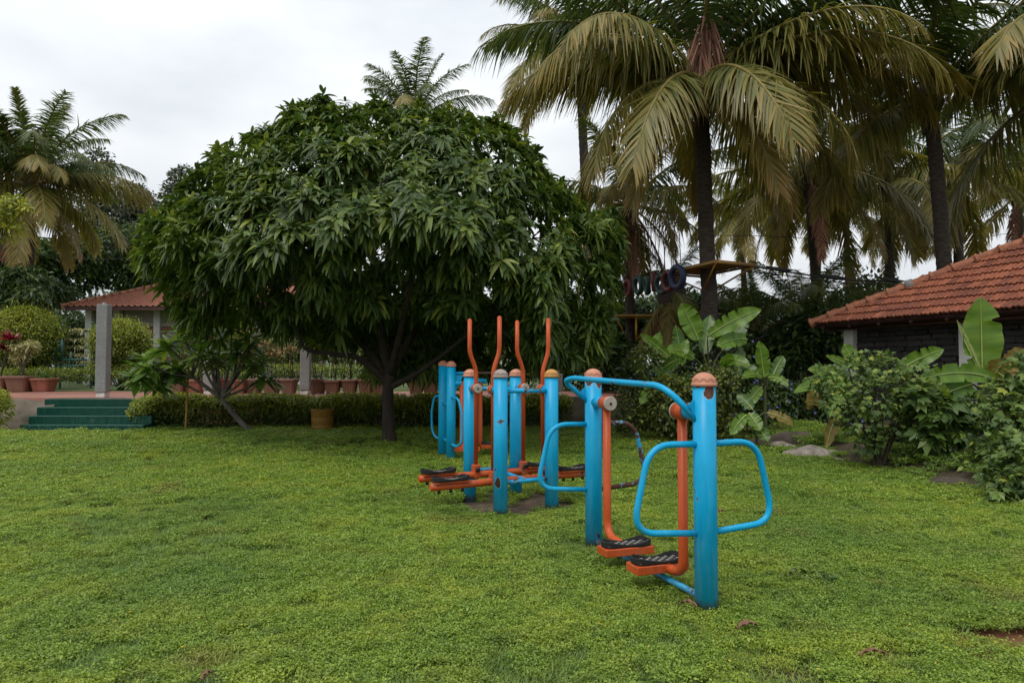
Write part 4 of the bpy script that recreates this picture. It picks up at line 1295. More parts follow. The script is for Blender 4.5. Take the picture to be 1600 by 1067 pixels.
# ------------------------------------------------------------------ stone posts, pots, plant rack on the terrace
M['granite'] = None
m, t, b, out = new_mat('grey_granite')
c = ramp(t, noise_out(t, 90, 4), [(0.35, (0.12, 0.12, 0.115)), (0.6, (0.33, 0.33, 0.32)), (0.75, (0.5, 0.5, 0.48))])
c = mixc(t, ramp(t, noise_out(t, 2.5, 5), [(0.4, (0, 0, 0)), (0.75, (0.6, 0.6, 0.6))]), c, (0.16, 0.155, 0.14))
t.links.new(c, b.inputs['Base Color']); b.inputs['Roughness'].default_value = .9
bump(t, b, noise_out(t, 70, 5), .4, .01)
M['granite'] = m
for px, D, top, lab, lean in ((162, 16.45, 476, 'tall grey granite post at the head of the green steps', -.004), (478, 18.1, 540, 'grey granite post among the ribbed pots left of the mango trunk', 0), (328, 18.2, 545, 'grey granite post behind the plumeria branches', 0), (872, 17.2, 584, 'short dark granite post on the path right of the four-post machine', 0)):
    bp = Vector(gpt(px, D, TZ))
    topz = at(px, top, D).z
    r_ = thing('stone_post', bp, lab, 'post', 'granite posts along the path')
    hw = .125 if px != 872 else .1
    mb = MB()
    ax = [Vector((1, 0.1, 0)).normalized(), Vector((-.1, 1, 0)).normalized(), Vector((lean, 0, 1)).normalized()]
    mb.box(bp + ax[2] * ((topz - TZ) / 2 + .06), (hw, hw, (topz - TZ) / 2 - .06), ax, bev=.012)
    for i, v in enumerate(mb.v): mb.v[i] = tuple(Vector(v) + Vector((mnoise.noise((v[2] * 2, 1, 0)) * .012, 0, 0)))
    mb.build('shaft', M['granite'], r_)
    mb = MB()
    if px == 872: mb.lathe([(.05, 0), (.03, .03), (.05, .07), (.03, .11), (.001, .12)], bp + Vector((0, 0, topz - TZ)), 10)
    else: mb.lathe([(.045, 0), (.045, .05), (.001, .055)], bp + ax[2] * (topz - TZ), 10)
    mb.build('tenon', M['granite'], r_)
    mb = MB(); mb.box(bp + Vector((0, 0, .055)), (hw * .85, hw * .85, .055), bev=.01); mb.build('footing', M['white_col'], r_)

M['pot_terra'] = plain('terracotta_pot', (0.30, 0.105, 0.06), .6, var=.3, scale=5, bmp=.1)
M['pot_brown'] = plain('brown_pot', (0.20, 0.10, 0.062), .55, var=.25, scale=5, bmp=.1)
M['pot_soil'] = plain('potting_soil', (0.04, 0.028, 0.018), .95, var=.4, scale=30)


def pot_body(c, w, h, ribs, mat, parent, flare=.72):
    """rectangular planter that narrows to its foot, with ribbed sides and a rolled rim"""
    n_ = 40
    mb = MB()

    def ring(hw, z, rib=0.0):
        out_ = []
        for k in range(n_):
            a = 2 * math.pi * (k + .5) / n_
            cx_, sy_ = math.cos(a), math.sin(a)
            q = 1 / max(abs(cx_), abs(sy_))
            q = min(q, 1.28)
            rr = hw * q * (1 + (rib if k % 2 else -rib))
            out_.append(Vector(c) + Vector((cx_ * rr, sy_ * rr, z)))
        return out_
    R_ = [ring(w * .5 * flare, 0.02, 0), ring(w * .5 * flare, .021, ribs), ring(w * .5 * .94, h * .84, ribs), ring(w * .5 * .95, h * .85, 0)]
    vs = [v for r_ in R_ for v in r_]
    fs = [(i * n_ + k, i * n_ + (k + 1) % n_, (i + 1) * n_ + (k + 1) % n_, (i + 1) * n_ + k) for i in range(3) for k in range(n_)]
    mb.add(vs, fs)
    for sx in (-1, 1): mb.box(Vector(c) + Vector((sx * w * .26, 0, .012)), (w * .07, w * .3, .012))
    body = mb.build('pot', mat, parent)
    mb = MB()
    R_ = [ring(w * .5 * .96, h * .85), ring(w * .5 * 1.05, h * .86), ring(w * .5 * 1.06, h * .97), ring(w * .5 * 1.02, h), ring(w * .5 * .93, h), ring(w * .5 * .90, h * .9)]
    vs = [v for r_ in R_ for v in r_]
    fs = [(i * n_ + k, i * n_ + (k + 1) % n_, (i + 1) * n_ + (k + 1) % n_, (i + 1) * n_ + k) for i in range(5) for k in range(n_)]
    mb.add(vs, fs); mb.build('rim', mat, body)
    mb = MB(); s_ = ring(w * .5 * .9, h * .92); mb.add(s_, [tuple(range(n_))]); mb.build('soil', M['pot_soil'], body)


def spiky_head(c, n, L, W, mat, droop=.4, up=.55):
    d = rand_dirs(n); d[:, 2] = np.abs(d[:, 2]) * .8 + up - .4
    return leaf_batch(np.array([tuple(c)]).repeat(n, 0), d, np.array([[0, 0, 1.0]]).repeat(n, 0) + .2 * R.normal(size=(n, 3)), R.uniform(.7, 1.1, n) * L, W, 3, droop, prof=[.5, 1, .7, .05])


def potted(px, D, w, h, kind, label, mat='pot_brown', ribs=.012):
    c = Vector(gpt(px, D, TZ))
    r_ = thing('potted_plant', c, label, 'potted plant', 'planters along the red path')
    pot_body(c, w, h, ribs, M[mat], r_)
    top = c + Vector((0, 0, h * .92))
    mb = MB(); bt = Batch(); lm = 'pink_dracaena'
    if kind == 'dracaena':
        for k in range(3):
            p = top + Vector((random.uniform(-.1, .1), random.uniform(-.08, .08), 0))
            q = p + Vector((random.uniform(-.12, .12), random.uniform(-.1, .1), random.uniform(.65, 1.25)))
            mb.tube([p, p.lerp(q, .5) + Vector((random.uniform(-.03, .03), 0, 0)), q], [.014, .012, .01], 6)
            bt.add(*spiky_head(q, 46, .42, .03, 'pink_dracaena', .5))
    elif kind == 'spiky':
        bt.add(*spiky_head(top, 60, .5, .035, '', .5)); lm = 'mid_leaf'; mb.tube([top, top + Vector((0, 0, .1))], .02, 6)
    elif kind == 'croton':
        lobes = []
        for k in range(5):
            q = top + Vector((random.uniform(-.55, .5), random.uniform(-.2, .2), random.uniform(.5, .95)))
            mb.tube(smooth_path([top, top.lerp(q, .5) + Vector((random.uniform(-.05, .05), 0, 0)), q], 4), [.025 - .0017 * i for i in range(9)], 6)
            lobes.append((*q, .2, .2, .16))
        bt.add(*cloud(lobes, 700, .13, .04, droop=.3, shell=.2)); lm = 'cream_leaf'
    elif kind == 'red':
        q = top + Vector((.32, -.1, 1.1)); q2 = top + Vector((.12, 0, .85))
        for z_ in (q, q2): mb.tube([top, top.lerp(z_, .5), z_], [.018, .015, .012], 6)
        bt.add(*spiky_head(q, 34, .5, .10, '', .3, .6)); bt.add(*spiky_head(q2, 26, .4, .09, '', .4, .5)); lm = 'red_leaf'
    elif kind == 'stems':
        lm = 'olive_leaf'
        for k in range(5):
            p = top + Vector((random.uniform(-.14, .14), random.uniform(-.1, .1), 0)); q = p + Vector((random.uniform(-.08, .08), 0, random.uniform(.5, .8)))
            mb.tube([p, q], [.01, .007], 5)
            bt.add(*cloud([(*q, .13, .13, .12)], 60, .12, .035, shell=.1))
    elif kind == 'aralia':
        lm = 'cream_leaf'
        bt.add(*spiky_head(top + Vector((0, 0, .12)), 70, .38, .04, '', .6)); mb.tube([top, top + Vector((0, 0, .12))], .02, 6)
    mb.build('stem', M['twig'], r_)
    bt.build('foliage', M[lm], r_)


potted(2, 20.3, .62, .46, 'red', 'terracotta planter with crimson leaved cordyline at the left edge', 'pot_brown', 0)
potted(35, 20.2, .70, .47, 'croton', 'large brown planter with cream yellow variegated croton', 'pot_brown', 0)
potted(70, 20.3, .60, .40, 'spiky', 'small terracotta planter with spiky green dracaena', 'pot_terra', 0)
pot_px = [(252, 'stems', 'ribbed brown planter just right of the green steps'), (280, 'stems', 'second ribbed planter right of the steps behind plumeria leaves'), (307, 'stems', 'ribbed planter left of the granite post behind plumeria'),
          (350, 'stems', 'ribbed planter right of the granite post behind plumeria'), (374, 'stems', 'ribbed planter behind the plumeria trunk branches'), (398, 'dracaena', 'ribbed planter with tan dracaena at the right end of the plumeria leaves'),
          (427, 'dracaena', 'ribbed planter with tan dracaena second left of the middle granite post'), (454, 'dracaena', 'ribbed planter with tan dracaena touching the middle granite post on its left'), (498, 'dracaena', 'ribbed planter first right of the middle granite post'),
          (522, 'stems', 'ribbed planter above the ochre bin'), (548, 'stems', 'ribbed planter two left of the mango trunk'), (572, 'stems', 'ribbed planter nearest the mango trunk on its left'),
          (594, 'stems', 'ribbed planter half hidden by the mango trunk'), (652, 'aralia', 'planter with pale arching leaves right of the mango trunk'), (674, 'aralia', 'planter with pale arching leaves beside the twin blue posts')]
for px, kd, lab in pot_px:
    potted(px + random.uniform(-1.5, 1.5), 18.6 + random.uniform(-.12, .12), .43 * random.uniform(.93, 1.06), .40 * random.uniform(.93, 1.07), kd, lab, 'pot_brown' if px > 400 else random.choice(('pot_brown', 'pot_terra')), .02)

# vertical plant rack with shelves of variegated plants
M['rack_green'] = plain('green_rack_metal', (0.015, 0.10, 0.085), .45, var=.3)
rc = Vector(gpt(120, 23.2, .7))
rk = thing('plant_rack', rc, 'green metal rack of stacked shelves with cream striped trailing plants', 'plant rack')
for sx in (-.55, .5):
    mb = MB(); mb.box(rc + Vector((sx, 0, 1.15)), (.025, .025, 1.15)); mb.build('upright', M['rack_green'], rk)
for k, z_ in enumerate((1.95, 1.62, 1.38, 1.12, .86, .55, .3)):
    w_ = .3 if k == 0 else .52
    xo = .1 if k == 0 else 0
    mb = MB(); mb.box(rc + Vector((xo - .02, 0, z_)), (w_, .12, .02)); sh = mb.build('shelf', M['rack_green'], rk)
    n_ = 130
    P_ = np.array(rc) + np.stack([R.uniform(-w_, w_, n_) + xo, R.uniform(-.12, .08, n_), np.full(n_, z_ + .06)], 1)
    D_ = np.stack([R.normal(0, .5, n_), -np.abs(R.normal(.5, .4, n_)), R.uniform(-.1, .7, n_)], 1)
    V_, F_, r__ = leaf_batch(P_, D_, np.array([[0, 0, 1.0]]).repeat(n_, 0), R.uniform(.14, .26, n_), .028, 3, .8, prof=[.6, 1, .7, .1])
    np_mesh('trailing_plants', V_, F_, M['cream_leaf'] if k < 5 else M['olive_leaf'], sh, rnd=r__)
# green railing and concrete edge behind the plants
gp = Vector(gpt(108, 22.4, .7))
gr_ = thing('garden_railing', gp, 'green metal railing slanting down below the plant rack', 'railing')
for a, b2 in ((at(83, 558, 22.4), at(96, 536, 22.4)), (at(97, 562, 22.4), at(97, 530, 22.4)), (at(90, 572, 22.4), at(135, 571, 22.4)), (at(96, 562, 22.4), at(135, 562, 22.4)), (at(111, 570, 22.4), at(111, 550, 22.4)), (at(82, 534, 22.4), at(97, 534, 22.4))):
    mb = MB(); mb.tube([a, b2], .028, 8); mb.build('rail', M['rack_green'], gr_)
mb = MB(); p = Vector(gpt(88, 23.6, .7)); mb.tube([p, p + Vector((0, 0, 2.6))], .03, 8)
tag(mb.build('lamp_pole', M['rack_green'], origin=p), 'thin green pole left of the plant rack', 'pole')

# ------------------------------------------------------------------ plumeria by the steps
pr0 = Vector((-5.45, 14.55, 0))
pl = thing('plumeria_tree', pr0, 'low leaning plumeria tree with forked bare branches and big leaves beside the hedge', 'tree')
pb = {}


def branch(pts_, r0_, r1_):
    pth = smooth_path(pts_, 5)
    mb = MB(); mb.tube(pth, [r0_ + (r1_ - r0_) * i / (len(pth) - 1) for i in range(len(pth))], 8)
    return mb.build('branch', M['grey_bark'], pl)


fork = at(345, 622, 14.5)
branch([pr0 + Vector((0, 0, -.03)), at(372, 655, 14.55), fork], .065, .05)
tips = []
f2 = at(300, 588, 14.4)
branch([fork, at(320, 603, 14.45), f2], .045, .036)
for tp_ in ((215, 590), (232, 572), (262, 540), (285, 522), (305, 512), (248, 600), (228, 560), (275, 575), (258, 582), (240, 592)):
    D = 14.4 + random.uniform(-.5, .5)
    branch([f2 if tp_[1] < 595 else at(310, 612, 14.45), at((tp_[0] + 300) / 2 + 8, (tp_[1] + 592) / 2 + 3, (D + 14.4) / 2), at(*tp_, D)], .03, .017); tips.append(at(*tp_, D))
for tp_ in ((322, 518), (345, 528), (388, 530), (362, 508), (400, 570), (415, 590), (330, 560), (372, 550), (340, 565), (395, 535), (312, 552)):
    D = 14.5 + random.uniform(-.5, .5)
    branch([fork, at((tp_[0] + 345) / 2 + (6 if tp_[0] > 350 else -4), (tp_[1] + 622) / 2, (D + 14.5) / 2), at(*tp_, D)], .034, .017); tips.append(at(*tp_, D))
V_, F_, r_ = leaf_batch(np.zeros((1, 3)), np.array([[1.0, 0, 0]]), np.array([[0, 0, 1.0]]), 1.0, .27, 4, .18, .22, prof=[.1, .8, 1, .75, .04], rnd=np.array([.5]))
pl_me = []
for k in range(5):
    o = np_mesh('leaf', V_, F_, M['plumeria'], rnd=np.full(len(V_), (k + .5) / 5)); pl_me.append(o.data); bpy.data.objects.remove(o)
for tp_ in tips:
    for k in range(27):
        o = bpy.data.objects.new('leaf', random.choice(pl_me)); COL.objects.link(o); o.parent = pl
        o.location = tp_ + Vector((random.gauss(0, .02), random.gauss(0, .02), random.uniform(-.12, .05))) - pr0
        o.rotation_euler = (random.uniform(-.3, .3), random.uniform(-.75, .6), k * 2.4 + random.uniform(-.2, .2))
        s_ = random.uniform(.36, .56); o.scale = (s_, s_, s_)
p = Vector(gpt(292, 14.6, 0))
mb = MB()
q = at(294, 585, 14.6)
pp = [p.lerp(q, k / 12) for k in range(13)]
mb.tube([x for k in range(12) for x in (pp[k], pp[k].lerp(pp[k + 1], .9))] + [pp[12]], [x for k in range(12) for x in (.024, .021)] + [.022], 8)
M['bamboo'] = plain('yellow_bamboo', (0.42, 0.25, 0.05), .5, var=.4, scale=9)
tag(mb.build('bamboo_stake', M['bamboo'], origin=p), 'yellow bamboo stake standing among the plumeria leaves', 'stake')

# ochre bin
M['ochre'] = paint('ochre_bin_paint', (0.25, 0.125, 0.012), rust=(.10, .05, .02), wear=.72, fade=.5, rough=.55, scuff=(.30, .2, .05))
bp = Vector((-4.13, 14.95, 0))
bn = thing('waste_bin', bp, 'round ochre metal bin standing on the lawn against the hedge', 'bin')
mb = MB(); mb.lathe([(.22, 0), (.235, .01), (.238, .16), (.232, .17), (.238, .18), (.242, .33), (.236, .34), (.242, .35), (.248, .49)], bp, 28)
mb.lathe([(.001, .04), (.225, .04), (.24, .49)], bp, 28); mb.build('body', M['ochre'], bn)
mb = MB(); mb.lathe([(.236, .485), (.254, .485), (.256, .50), (.248, .508), (.236, .50)], bp, 28); mb.build('rim', M['ochre'], bn)

# ------------------------------------------------------------------ planting bed on the right
M['banana_stem'] = plain('banana_stem', (0.075, 0.105, 0.03), 0.5, var=0.5, scale=5, col2=(0.045, 0.04, 0.02))


def banana_leaf(root, b_, t_, w, mat, face=(0, -1, .35), arch=.12, seed=0, curl=.2, tear=.0):
    q = np.random.default_rng(seed)
    b_, t_ = Vector(b_), Vector(t_)
    Lf = (t_ - b_).length
    K = 36
    notch = {(int(k_), sg) for k_, sg in zip(q.integers(6, 32, 7 if mat == 'banana_old' else 4), q.choice((-1, 1), 7))}
    mid = (b_ + t_) / 2 + Vector((0, 0, arch * Lf))
    C = [b_.lerp(mid, i / K).lerp(mid.lerp(t_, i / K), i / K) for i in range(K + 1)]
    fc = Vector(face).normalized()
    V, Fl, rr = [], [], []
    cols = [-1, -.55, 0, .55, 1]
    for i, c in enumerate(C):
        s_ = i / K
        tg = (C[min(K, i + 1)] - C[max(0, i - 1)]).normalized()
        sd_ = tg.cross(fc).normalized()
        up = sd_.cross(tg).normalized()
        wp = (max(.02, math.sin(math.pi * min(1, s_ * .93 + .05)) ** .55) if s_ > .05 else .12) * (1 if s_ < .82 else max(.05, math.sqrt(max(0, 1 - ((s_ - .82) / .18) ** 2))))
        for u in cols:
            ed = abs(u) ** 2
            rip = .035 * w * ed * math.sin(s_ * 19 + seed + u) + .006 * w * ed * q.normal()
            tr = 1 - tear * q.random() if abs(u) == 1 else 1
            if (i, int(math.copysign(1, u))) in notch and u: tr = .52 if abs(u) == 1 else .8
            V.append(c + sd_ * (u * w * .5 * wp * tr) + up * (curl * w * (abs(u) ** 1.5 - .2) * .6 * wp + rip))
            rr.append(min(1, max(0, .45 + .14 * math.sin(s_ * 31 + seed) + .08 * q.normal() + (.3 if abs(u) == 1 and q.random() < .12 else 0))))
    for i in range(K):
        for j in range(4): Fl.append((i * 5 + j, i * 5 + j + 1, (i + 1) * 5 + j + 1, (i + 1) * 5 + j))
    lf = np_mesh('leaf', np.array([tuple(v) for v in V]), np.array(Fl), M[mat], root, rnd=np.array(rr))
    mb = MB(); mb.tube([c + fc * .004 for c in C], [.013 * (1 - .8 * i / K) * max(1, w * 2) for i in range(K + 1)], 6)
    mb.build('midrib', M['midrib'], lf)


def banana(px, D, label, leaves, stem_top, r=.05):
    base = Vector(gpt(px, D, .15)); base.z = ground_h(base.x, base.y) - .03
    r_ = thing('banana_plant', base, label, 'banana plant', 'young banana plants in the bed')
    st_ = at(*stem_top, D)
    mb = MB(); mb.tube(smooth_path([base, base.lerp(st_, .6), st_], 4), [r * (1 - .5 * i / 8) for i in range(9)], 10)
    mb.build('pseudostem', M['banana_stem'], r_)
    for i, (bx, by, tx, ty, w, mt, dd, arch) in enumerate(leaves):
        bb, tt = at(bx, by, D + dd * .3), at(tx, ty, D + dd)
        mb = MB(); mb.tube(smooth_path([st_ + Vector((0, 0, -.05)), st_.lerp(bb, .5) + Vector((0, 0, .03)), bb], 4), [.02 - .0012 * k for k in range(9)], 6)
        mb.build('petiole', M['banana_stem'], r_)
        banana_leaf(r_, bb, tt, w * (1.06 if mt != 'midrib' and w < .5 else 1), mt, arch=arch, seed=int(px + i * 7), face=(random.uniform(-.3, .3), -1, random.uniform(.2, .7)), tear=.25 if mt == 'banana_old' else .03)


banana(1108, 13.3, 'tallest left banana plant below the platform with broad upright leaf', [
    (1092, 532, 1064, 474, .40, 'banana', 0, .04), (1105, 526, 1190, 484, .34, 'banana', -.5, .10), (1128, 548, 1168, 496, .36, 'banana_dark', .3, .05), (1168, 530, 1120, 541, .30, 'banana', -.4, .12),
    (1133, 582, 1136, 552, .32, 'banana', -.5, 0), (1066, 572, 1056, 508, .26, 'banana_dark', .2, .03), (1152, 590, 1158, 540, .22, 'banana_dark', .3, .1), (1085, 560, 1040, 548, .26, 'banana', -.5, .2), (1100, 555, 1110, 492, .30, 'banana_dark', .6, .03), (1125, 565, 1172, 572, .26, 'banana', -.6, .2)], (1108, 585))
banana(1038, 12.9, 'banana plant with narrow leaves fanning left behind the lime shrub', [
    (1048, 560, 1000, 522, .18, 'banana', -.3, .05), (1018, 562, 1031, 519, .22, 'banana', .1, .02), (1012, 595, 988, 556, .25, 'banana_dark', .2, .05), (1036, 575, 1064, 560, .24, 'banana_dark', -.4, .08),
    (1055, 592, 1018, 580, .28, 'banana_dark', -.3, .12), (1060, 570, 1074, 530, .2, 'banana', .2, .05), (1030, 600, 1000, 632, .22, 'banana', -.6, .15), (1052, 598, 1088, 606, .24, 'banana', -.6, .2)], (1040, 600))
banana(1194, 12.6, 'banana plant with one bright paddle leaf standing upright', [
    (1194, 590, 1186, 533, .31, 'banana', -.1, .0), (1190, 590, 1158, 592, .16, 'banana', -.5, .25), (1200, 590, 1232, 604, .16, 'banana', -.4, .3), (1185, 588, 1160, 572, .25, 'banana_dark', .4, .1), (1205, 592, 1224, 556, .22, 'banana_dark', .3, .08), (1190, 605, 1164, 640, .22, 'banana', -.4, .15)], (1195, 600))
banana(1180, 11.6, 'low banana plant with drooping bright leaves at the lawn edge', [
    (1170, 645, 1188, 673, .23, 'banana', -.3, .05), (1166, 648, 1141, 680, .20, 'banana', -.3, .12), (1198, 645, 1240, 664, .22, 'banana_old', -.2, .12), (1176, 640, 1152, 616, .2, 'banana_dark', .3, .1), (1184, 668, 1200, 690, .2, 'banana_dark', -.4, .1)], (1182, 655), .03)
banana(1335, 11.2, 'banana plant behind the hibiscus bush in front of the house pillar', [
    (1338, 578, 1318, 537, .30, 'banana', .1, .03), (1332, 574, 1290, 556, .13, 'banana', -.2, .06), (1325, 595, 1262, 578, .22, 'banana', -.4, .12), (1330, 610, 1240, 614, .2, 'banana', -.6, .22), (1330, 598, 1296, 652, .28, 'banana', -.7, .1),
    (1398, 583, 1475, 546, .27, 'banana', -.2, .1), (1290, 632, 1258, 628, .22, 'banana_old', -.3, .1), (1275, 610, 1262, 640, .2, 'banana_old', -.2, .1), (1345, 560, 1360, 590, .2, 'banana_dark', 0, .1), (1310, 640, 1290, 700, .22, 'banana_old', -.4, .1)], (1340, 620))
banana(1532, 9.9, 'largest banana plant with one broad leaf erect before the stone wall', [
    (1535, 590, 1532, 464, .53, 'banana', 0, .0), (1560, 594, 1430, 597, .26, 'banana', -.5, .16), (1520, 600, 1420, 648, .42, 'banana_dark', -.6, .08), (1536, 588, 1495, 500, .07, 'midrib', 0, .02), (1548, 595, 1572, 562, .34, 'banana_old', -.3, .1),
    (1560, 600, 1602, 545, .3, 'banana_old', -.2, .2), (1510, 620, 1440, 690, .35, 'banana_dark', -.9, .1), (1450, 640, 1412, 668, .24, 'banana_old', -.8, .05), (1555, 640, 1515, 690, .3, 'banana_dark', -.6, .1)], (1536, 620), .06)

# lime shrub, morning glory hedge, hibiscus bush, right-edge shrubs
sr = shrub('lime_shrub', gpt(1075, 12.6, .1), auto_lobes(1065, 640, 12.6, .95, .6, .75, 16, .42) + plobes([(1010, 560, 12.8, .35, .3, .3), (985, 640, 12.9, .35, .35, .5), (1120, 600, 12.4, .45, .4, .4), (1150, 670, 12.3, .35, .3, .3)]), 9500, .075, .048, 'olive_leaf', 'dense round leaved lime shrub behind the near walker posts', shell=.4)
M['lime_fruit'] = plain('green_lime', (0.13, 0.19, 0.03), .4, var=.2)
for px, py in ((984, 653), (1003, 659), (1037, 638), (1092, 612), (1030, 690)):
    p = at(px, py, 11.95)
    mb = MB(); mb.lathe([(.001, .03), (.02, .025), (.03, 0), (.02, -.025), (.001, -.03)], p, 10); mb.build('lime', M['lime_fruit'], sr)
mg = thing('creeper_hedge', gpt(1200, 14.2, .2), 'dark tangled creeper hedge dotted with small blue flowers behind the bananas', 'hedge')
lob = []
for px in range(985, 1350, 24):
    for py in (545, 580, 615, 650, 680):
        if py == 545 and not 1080 < px < 1165: continue
        if py == 580 and not (px < 1175): continue
        lob.append((*at(px + random.uniform(-8, 8), py + random.uniform(-8, 8), 14.2 + random.uniform(-.4, .3)), .33, .3, .3))
bt = Batch(); bt.add(*cloud(lob, 15000, .095, .075, shell=.45, droop=.3)); bt.build('foliage', M['dark_leaf'], mg)
lobf = np.array(lob)
n_ = 210
pk = R.choice(len(lobf), n_)
P_ = lobf[pk, :3] + np.stack([R.uniform(-.3, .3, n_), R.uniform(-.40, -.30, n_), R.uniform(-.28, .28, n_)], 1)
bt = Batch()
for k in range(5):
    a = k * 1.2566
    bt.add(*leaf_batch(P_.copy(), np.array([[math.cos(a), -.35, math.sin(a)]]).repeat(n_, 0), np.array([[0, -1.0, 0]]).repeat(n_, 0), .026, .026, 1, 0, prof=[.4, 1]))
tag(bt.build('blossoms', M['flower_blue'], mg), kind='stuff')
mb = MB()
for k in range(30):
    p = Vector(gpt(random.uniform(990, 1330), 14.2, .1)); mb.tube(smooth_path([p, p + Vector((random.uniform(-.3, .3), 0, .5)), p + Vector((random.uniform(-.5, .5), random.uniform(-.2, .2), 1.0))], 3), .012, 5)
mb.build('stem', M['twig'], mg)


def palmate(lobes, n, L, mat, **kw):
    """lobed leaves: three to five fingers from one point"""
    lob = np.array(lobes, float)
    vol = (lob[:, 3] * lob[:, 4] * lob[:, 5]) ** (2 / 3)
    pick = R.choice(len(lob), n, p=vol / vol.sum())
    d = rand_dirs(n)
    P = lob[pick, :3] + d * (.5 + .55 * R.random(n))[:, None] * lob[pick, 3:]
    D = unit(d + .6 * R.normal(size=(n, 3)) + np.array([0, 0, -.15]))
    Nn = unit(d * .6 + np.array([0, -.2, 1]) + .3 * R.normal(size=(n, 3)))
    sd_ = unit(np.cross(D, Nn))
    s_ = L * R.uniform(.65, 1.25, n)
    rn = np.clip(R.random(n), 0, 1)
    bt = Batch()
    for ang, ls in ((0, 1), (.75, .78), (-.75, .78), (1.5, .5), (-1.5, .5)):
        DD = D * math.cos(ang) + sd_ * math.sin(ang)
        bt.add(*leaf_batch(P.copy(), DD, Nn, s_ * ls, s_ * ls * .52, 2, .22, rnd=rn, prof=[.35, 1, .06]))
    return bt


hb = Vector((4.95, 9.3, .05))
hr = thing('hibiscus_bush', hb, 'leggy green bush with lobed leaves at the edge of the lawn before the stone wall', 'bush')
lob = plobes([(1300, 590, 9.4, .3, .3, .22), (1340, 578, 9.3, .35, .3, .22), (1385, 575, 9.2, .32, .3, .22), (1430, 590, 9.3, .3, .3, .22), (1320, 625, 9.2, .35, .3, .25), (1370, 620, 9.0, .4, .3, .28), (1420, 630, 9.2, .35, .3, .25),
              (1345, 660, 9.2, .32, .3, .22), (1395, 660, 9.2, .3, .3, .22), (1280, 600, 9.6, .2, .2, .15), (1445, 615, 9.4, .25, .25, .2), (1360, 690, 9.2, .2, .2, .14), (1365, 565, 9.4, .3, .25, .16)])
palmate(lob, 1900, .068, 'bush_leaf').build('foliage', M['bush_leaf'], hr)
mb = MB()
for l in lob:
    p = hb + Vector((random.uniform(-.06, .06), random.uniform(-.06, .06), -.04)); q = Vector(l[:3])
    mb.tube(smooth_path([p, p.lerp(q, .45) + Vector((0, 0, .12)), q], 4), [.02 - .0016 * i for i in range(9)], 6)
mb.build('stem', M['twig'], hr)
for nm, px, D, spec, n_, L_, lab in (
        ('papaya_shrub', 1480, 8.9, [(1440, 618, 8.9, .28, .25, .18), (1475, 640, 8.8, .3, .25, .2), (1500, 670, 8.8, .3, .25, .2), (1450, 672, 8.9, .25, .25, .18), (1520, 640, 8.9, .25, .25, .2)], 420, .16, 'broad lobed leaf shrub in front of the largest banana'),
        ('edge_shrub', 1590, 7.9, [(1570, 610, 8.2, .25, .25, .2), (1600, 580, 8.2, .25, .25, .25), (1600, 630, 8.0, .35, .3, .25), (1560, 650, 8.0, .25, .25, .2), (1600, 680, 7.8, .3, .3, .25), (1630, 650, 8, .4, .4, .5)], 800, .10, 'dark leafy shrub at the right edge below the banana leaves'),
        ('edge_shrub', 1585, 7.1, [(1580, 700, 7.2, .25, .25, .18), (1600, 740, 7.0, .28, .25, .2), (1560, 740, 7.1, .18, .2, .14), (1570, 770, 7.0, .18, .2, .12), (1625, 720, 7, .3, .3, .4)], 620, .085, 'lighter green shrub at the right edge overhanging the lawn')):
    bs = Vector(gpt(px, D, .1)); lob = plobes(spec)
    r_ = thing(nm, bs, lab, 'shrub')
    palmate(lob, n_, L_, 'bush_leaf').build('foliage', M['bush_leaf'] if nm != 'papaya_shrub' else M['mid_leaf'], r_)
    mb = MB()
    for l in lob:
        q = Vector(l[:3]); mb.tube(smooth_path([bs, bs.lerp(q, .5) + Vector((0, 0, .08)), q], 4), .012, 6)
    mb.build('stem', M['twig'], r_)
shrub('bed_undergrowth', gpt(1430, 10.2, .2), plobes([(x, y, 10.2, .35, .3, .18) for x, y in ((1410, 690), (1460, 700), (1500, 690), (1540, 700), (1440, 670))]), 4200, .085, .055, 'dark_leaf', 'dark ground plants beneath the hibiscus and bananas', 'undergrowth')
shrub('bed_undergrowth', gpt(1520, 8.6, .2), plobes([(x, y, D, .28, .25, .14) for x, y, D in ((1430, 720, 9.2), (1480, 725, 8.8), (1525, 728, 8.4), (1560, 700, 8.2))]), 2600, .07, .05, 'bush_leaf', 'low leafy weeds on the soil bank at the right', 'undergrowth')

# rocks along the bed edge
M['rock'] = plain('pale_rock', (0.36, 0.32, 0.27), .9, var=.6, scale=5, bmp=.6, bscale=22, col2=(.085, .07, .055))
M['rock_dark'] = plain('dark_rock', (0.10, 0.075, 0.055), .9, var=.6, scale=5, bmp=.6, bscale=22)


def rock(px, py, D, sx, sy, sz, mat, label, seed):
    c = at(px, py, D); c.z = max(0, ground_h(c.x, c.y) * .4)
    n1, n2 = 18, 10
    V, Fl = [], []
    for j in range(n2 + 1):
        for i in range(n1):
            a, b_ = 2 * math.pi * i / n1, math.pi * j / n2 - math.pi / 2
            d = Vector((math.cos(a) * math.cos(b_), math.sin(a) * math.cos(b_), math.sin(b_)))
            k = 1 + .3 * mnoise.noise(d * 1.4 + Vector((seed, 0, 0))) + .14 * mnoise.noise(d * 4 + Vector((0, seed, 0)))
            V.append((c.x + d.x * sx * k, c.y + d.y * sy * k, c.z + d.z * sz * k))
    for j in range(n2):
        for i in range(n1): Fl.append((j * n1 + i, j * n1 + (i + 1) % n1, (j + 1) * n1 + (i + 1) % n1, (j + 1) * n1 + i))
    tag(np_mesh('boulder', np.array(V), np.array(Fl), M[mat], origin=tuple(c)), label, 'rock', 'rocks edging the planting bed')


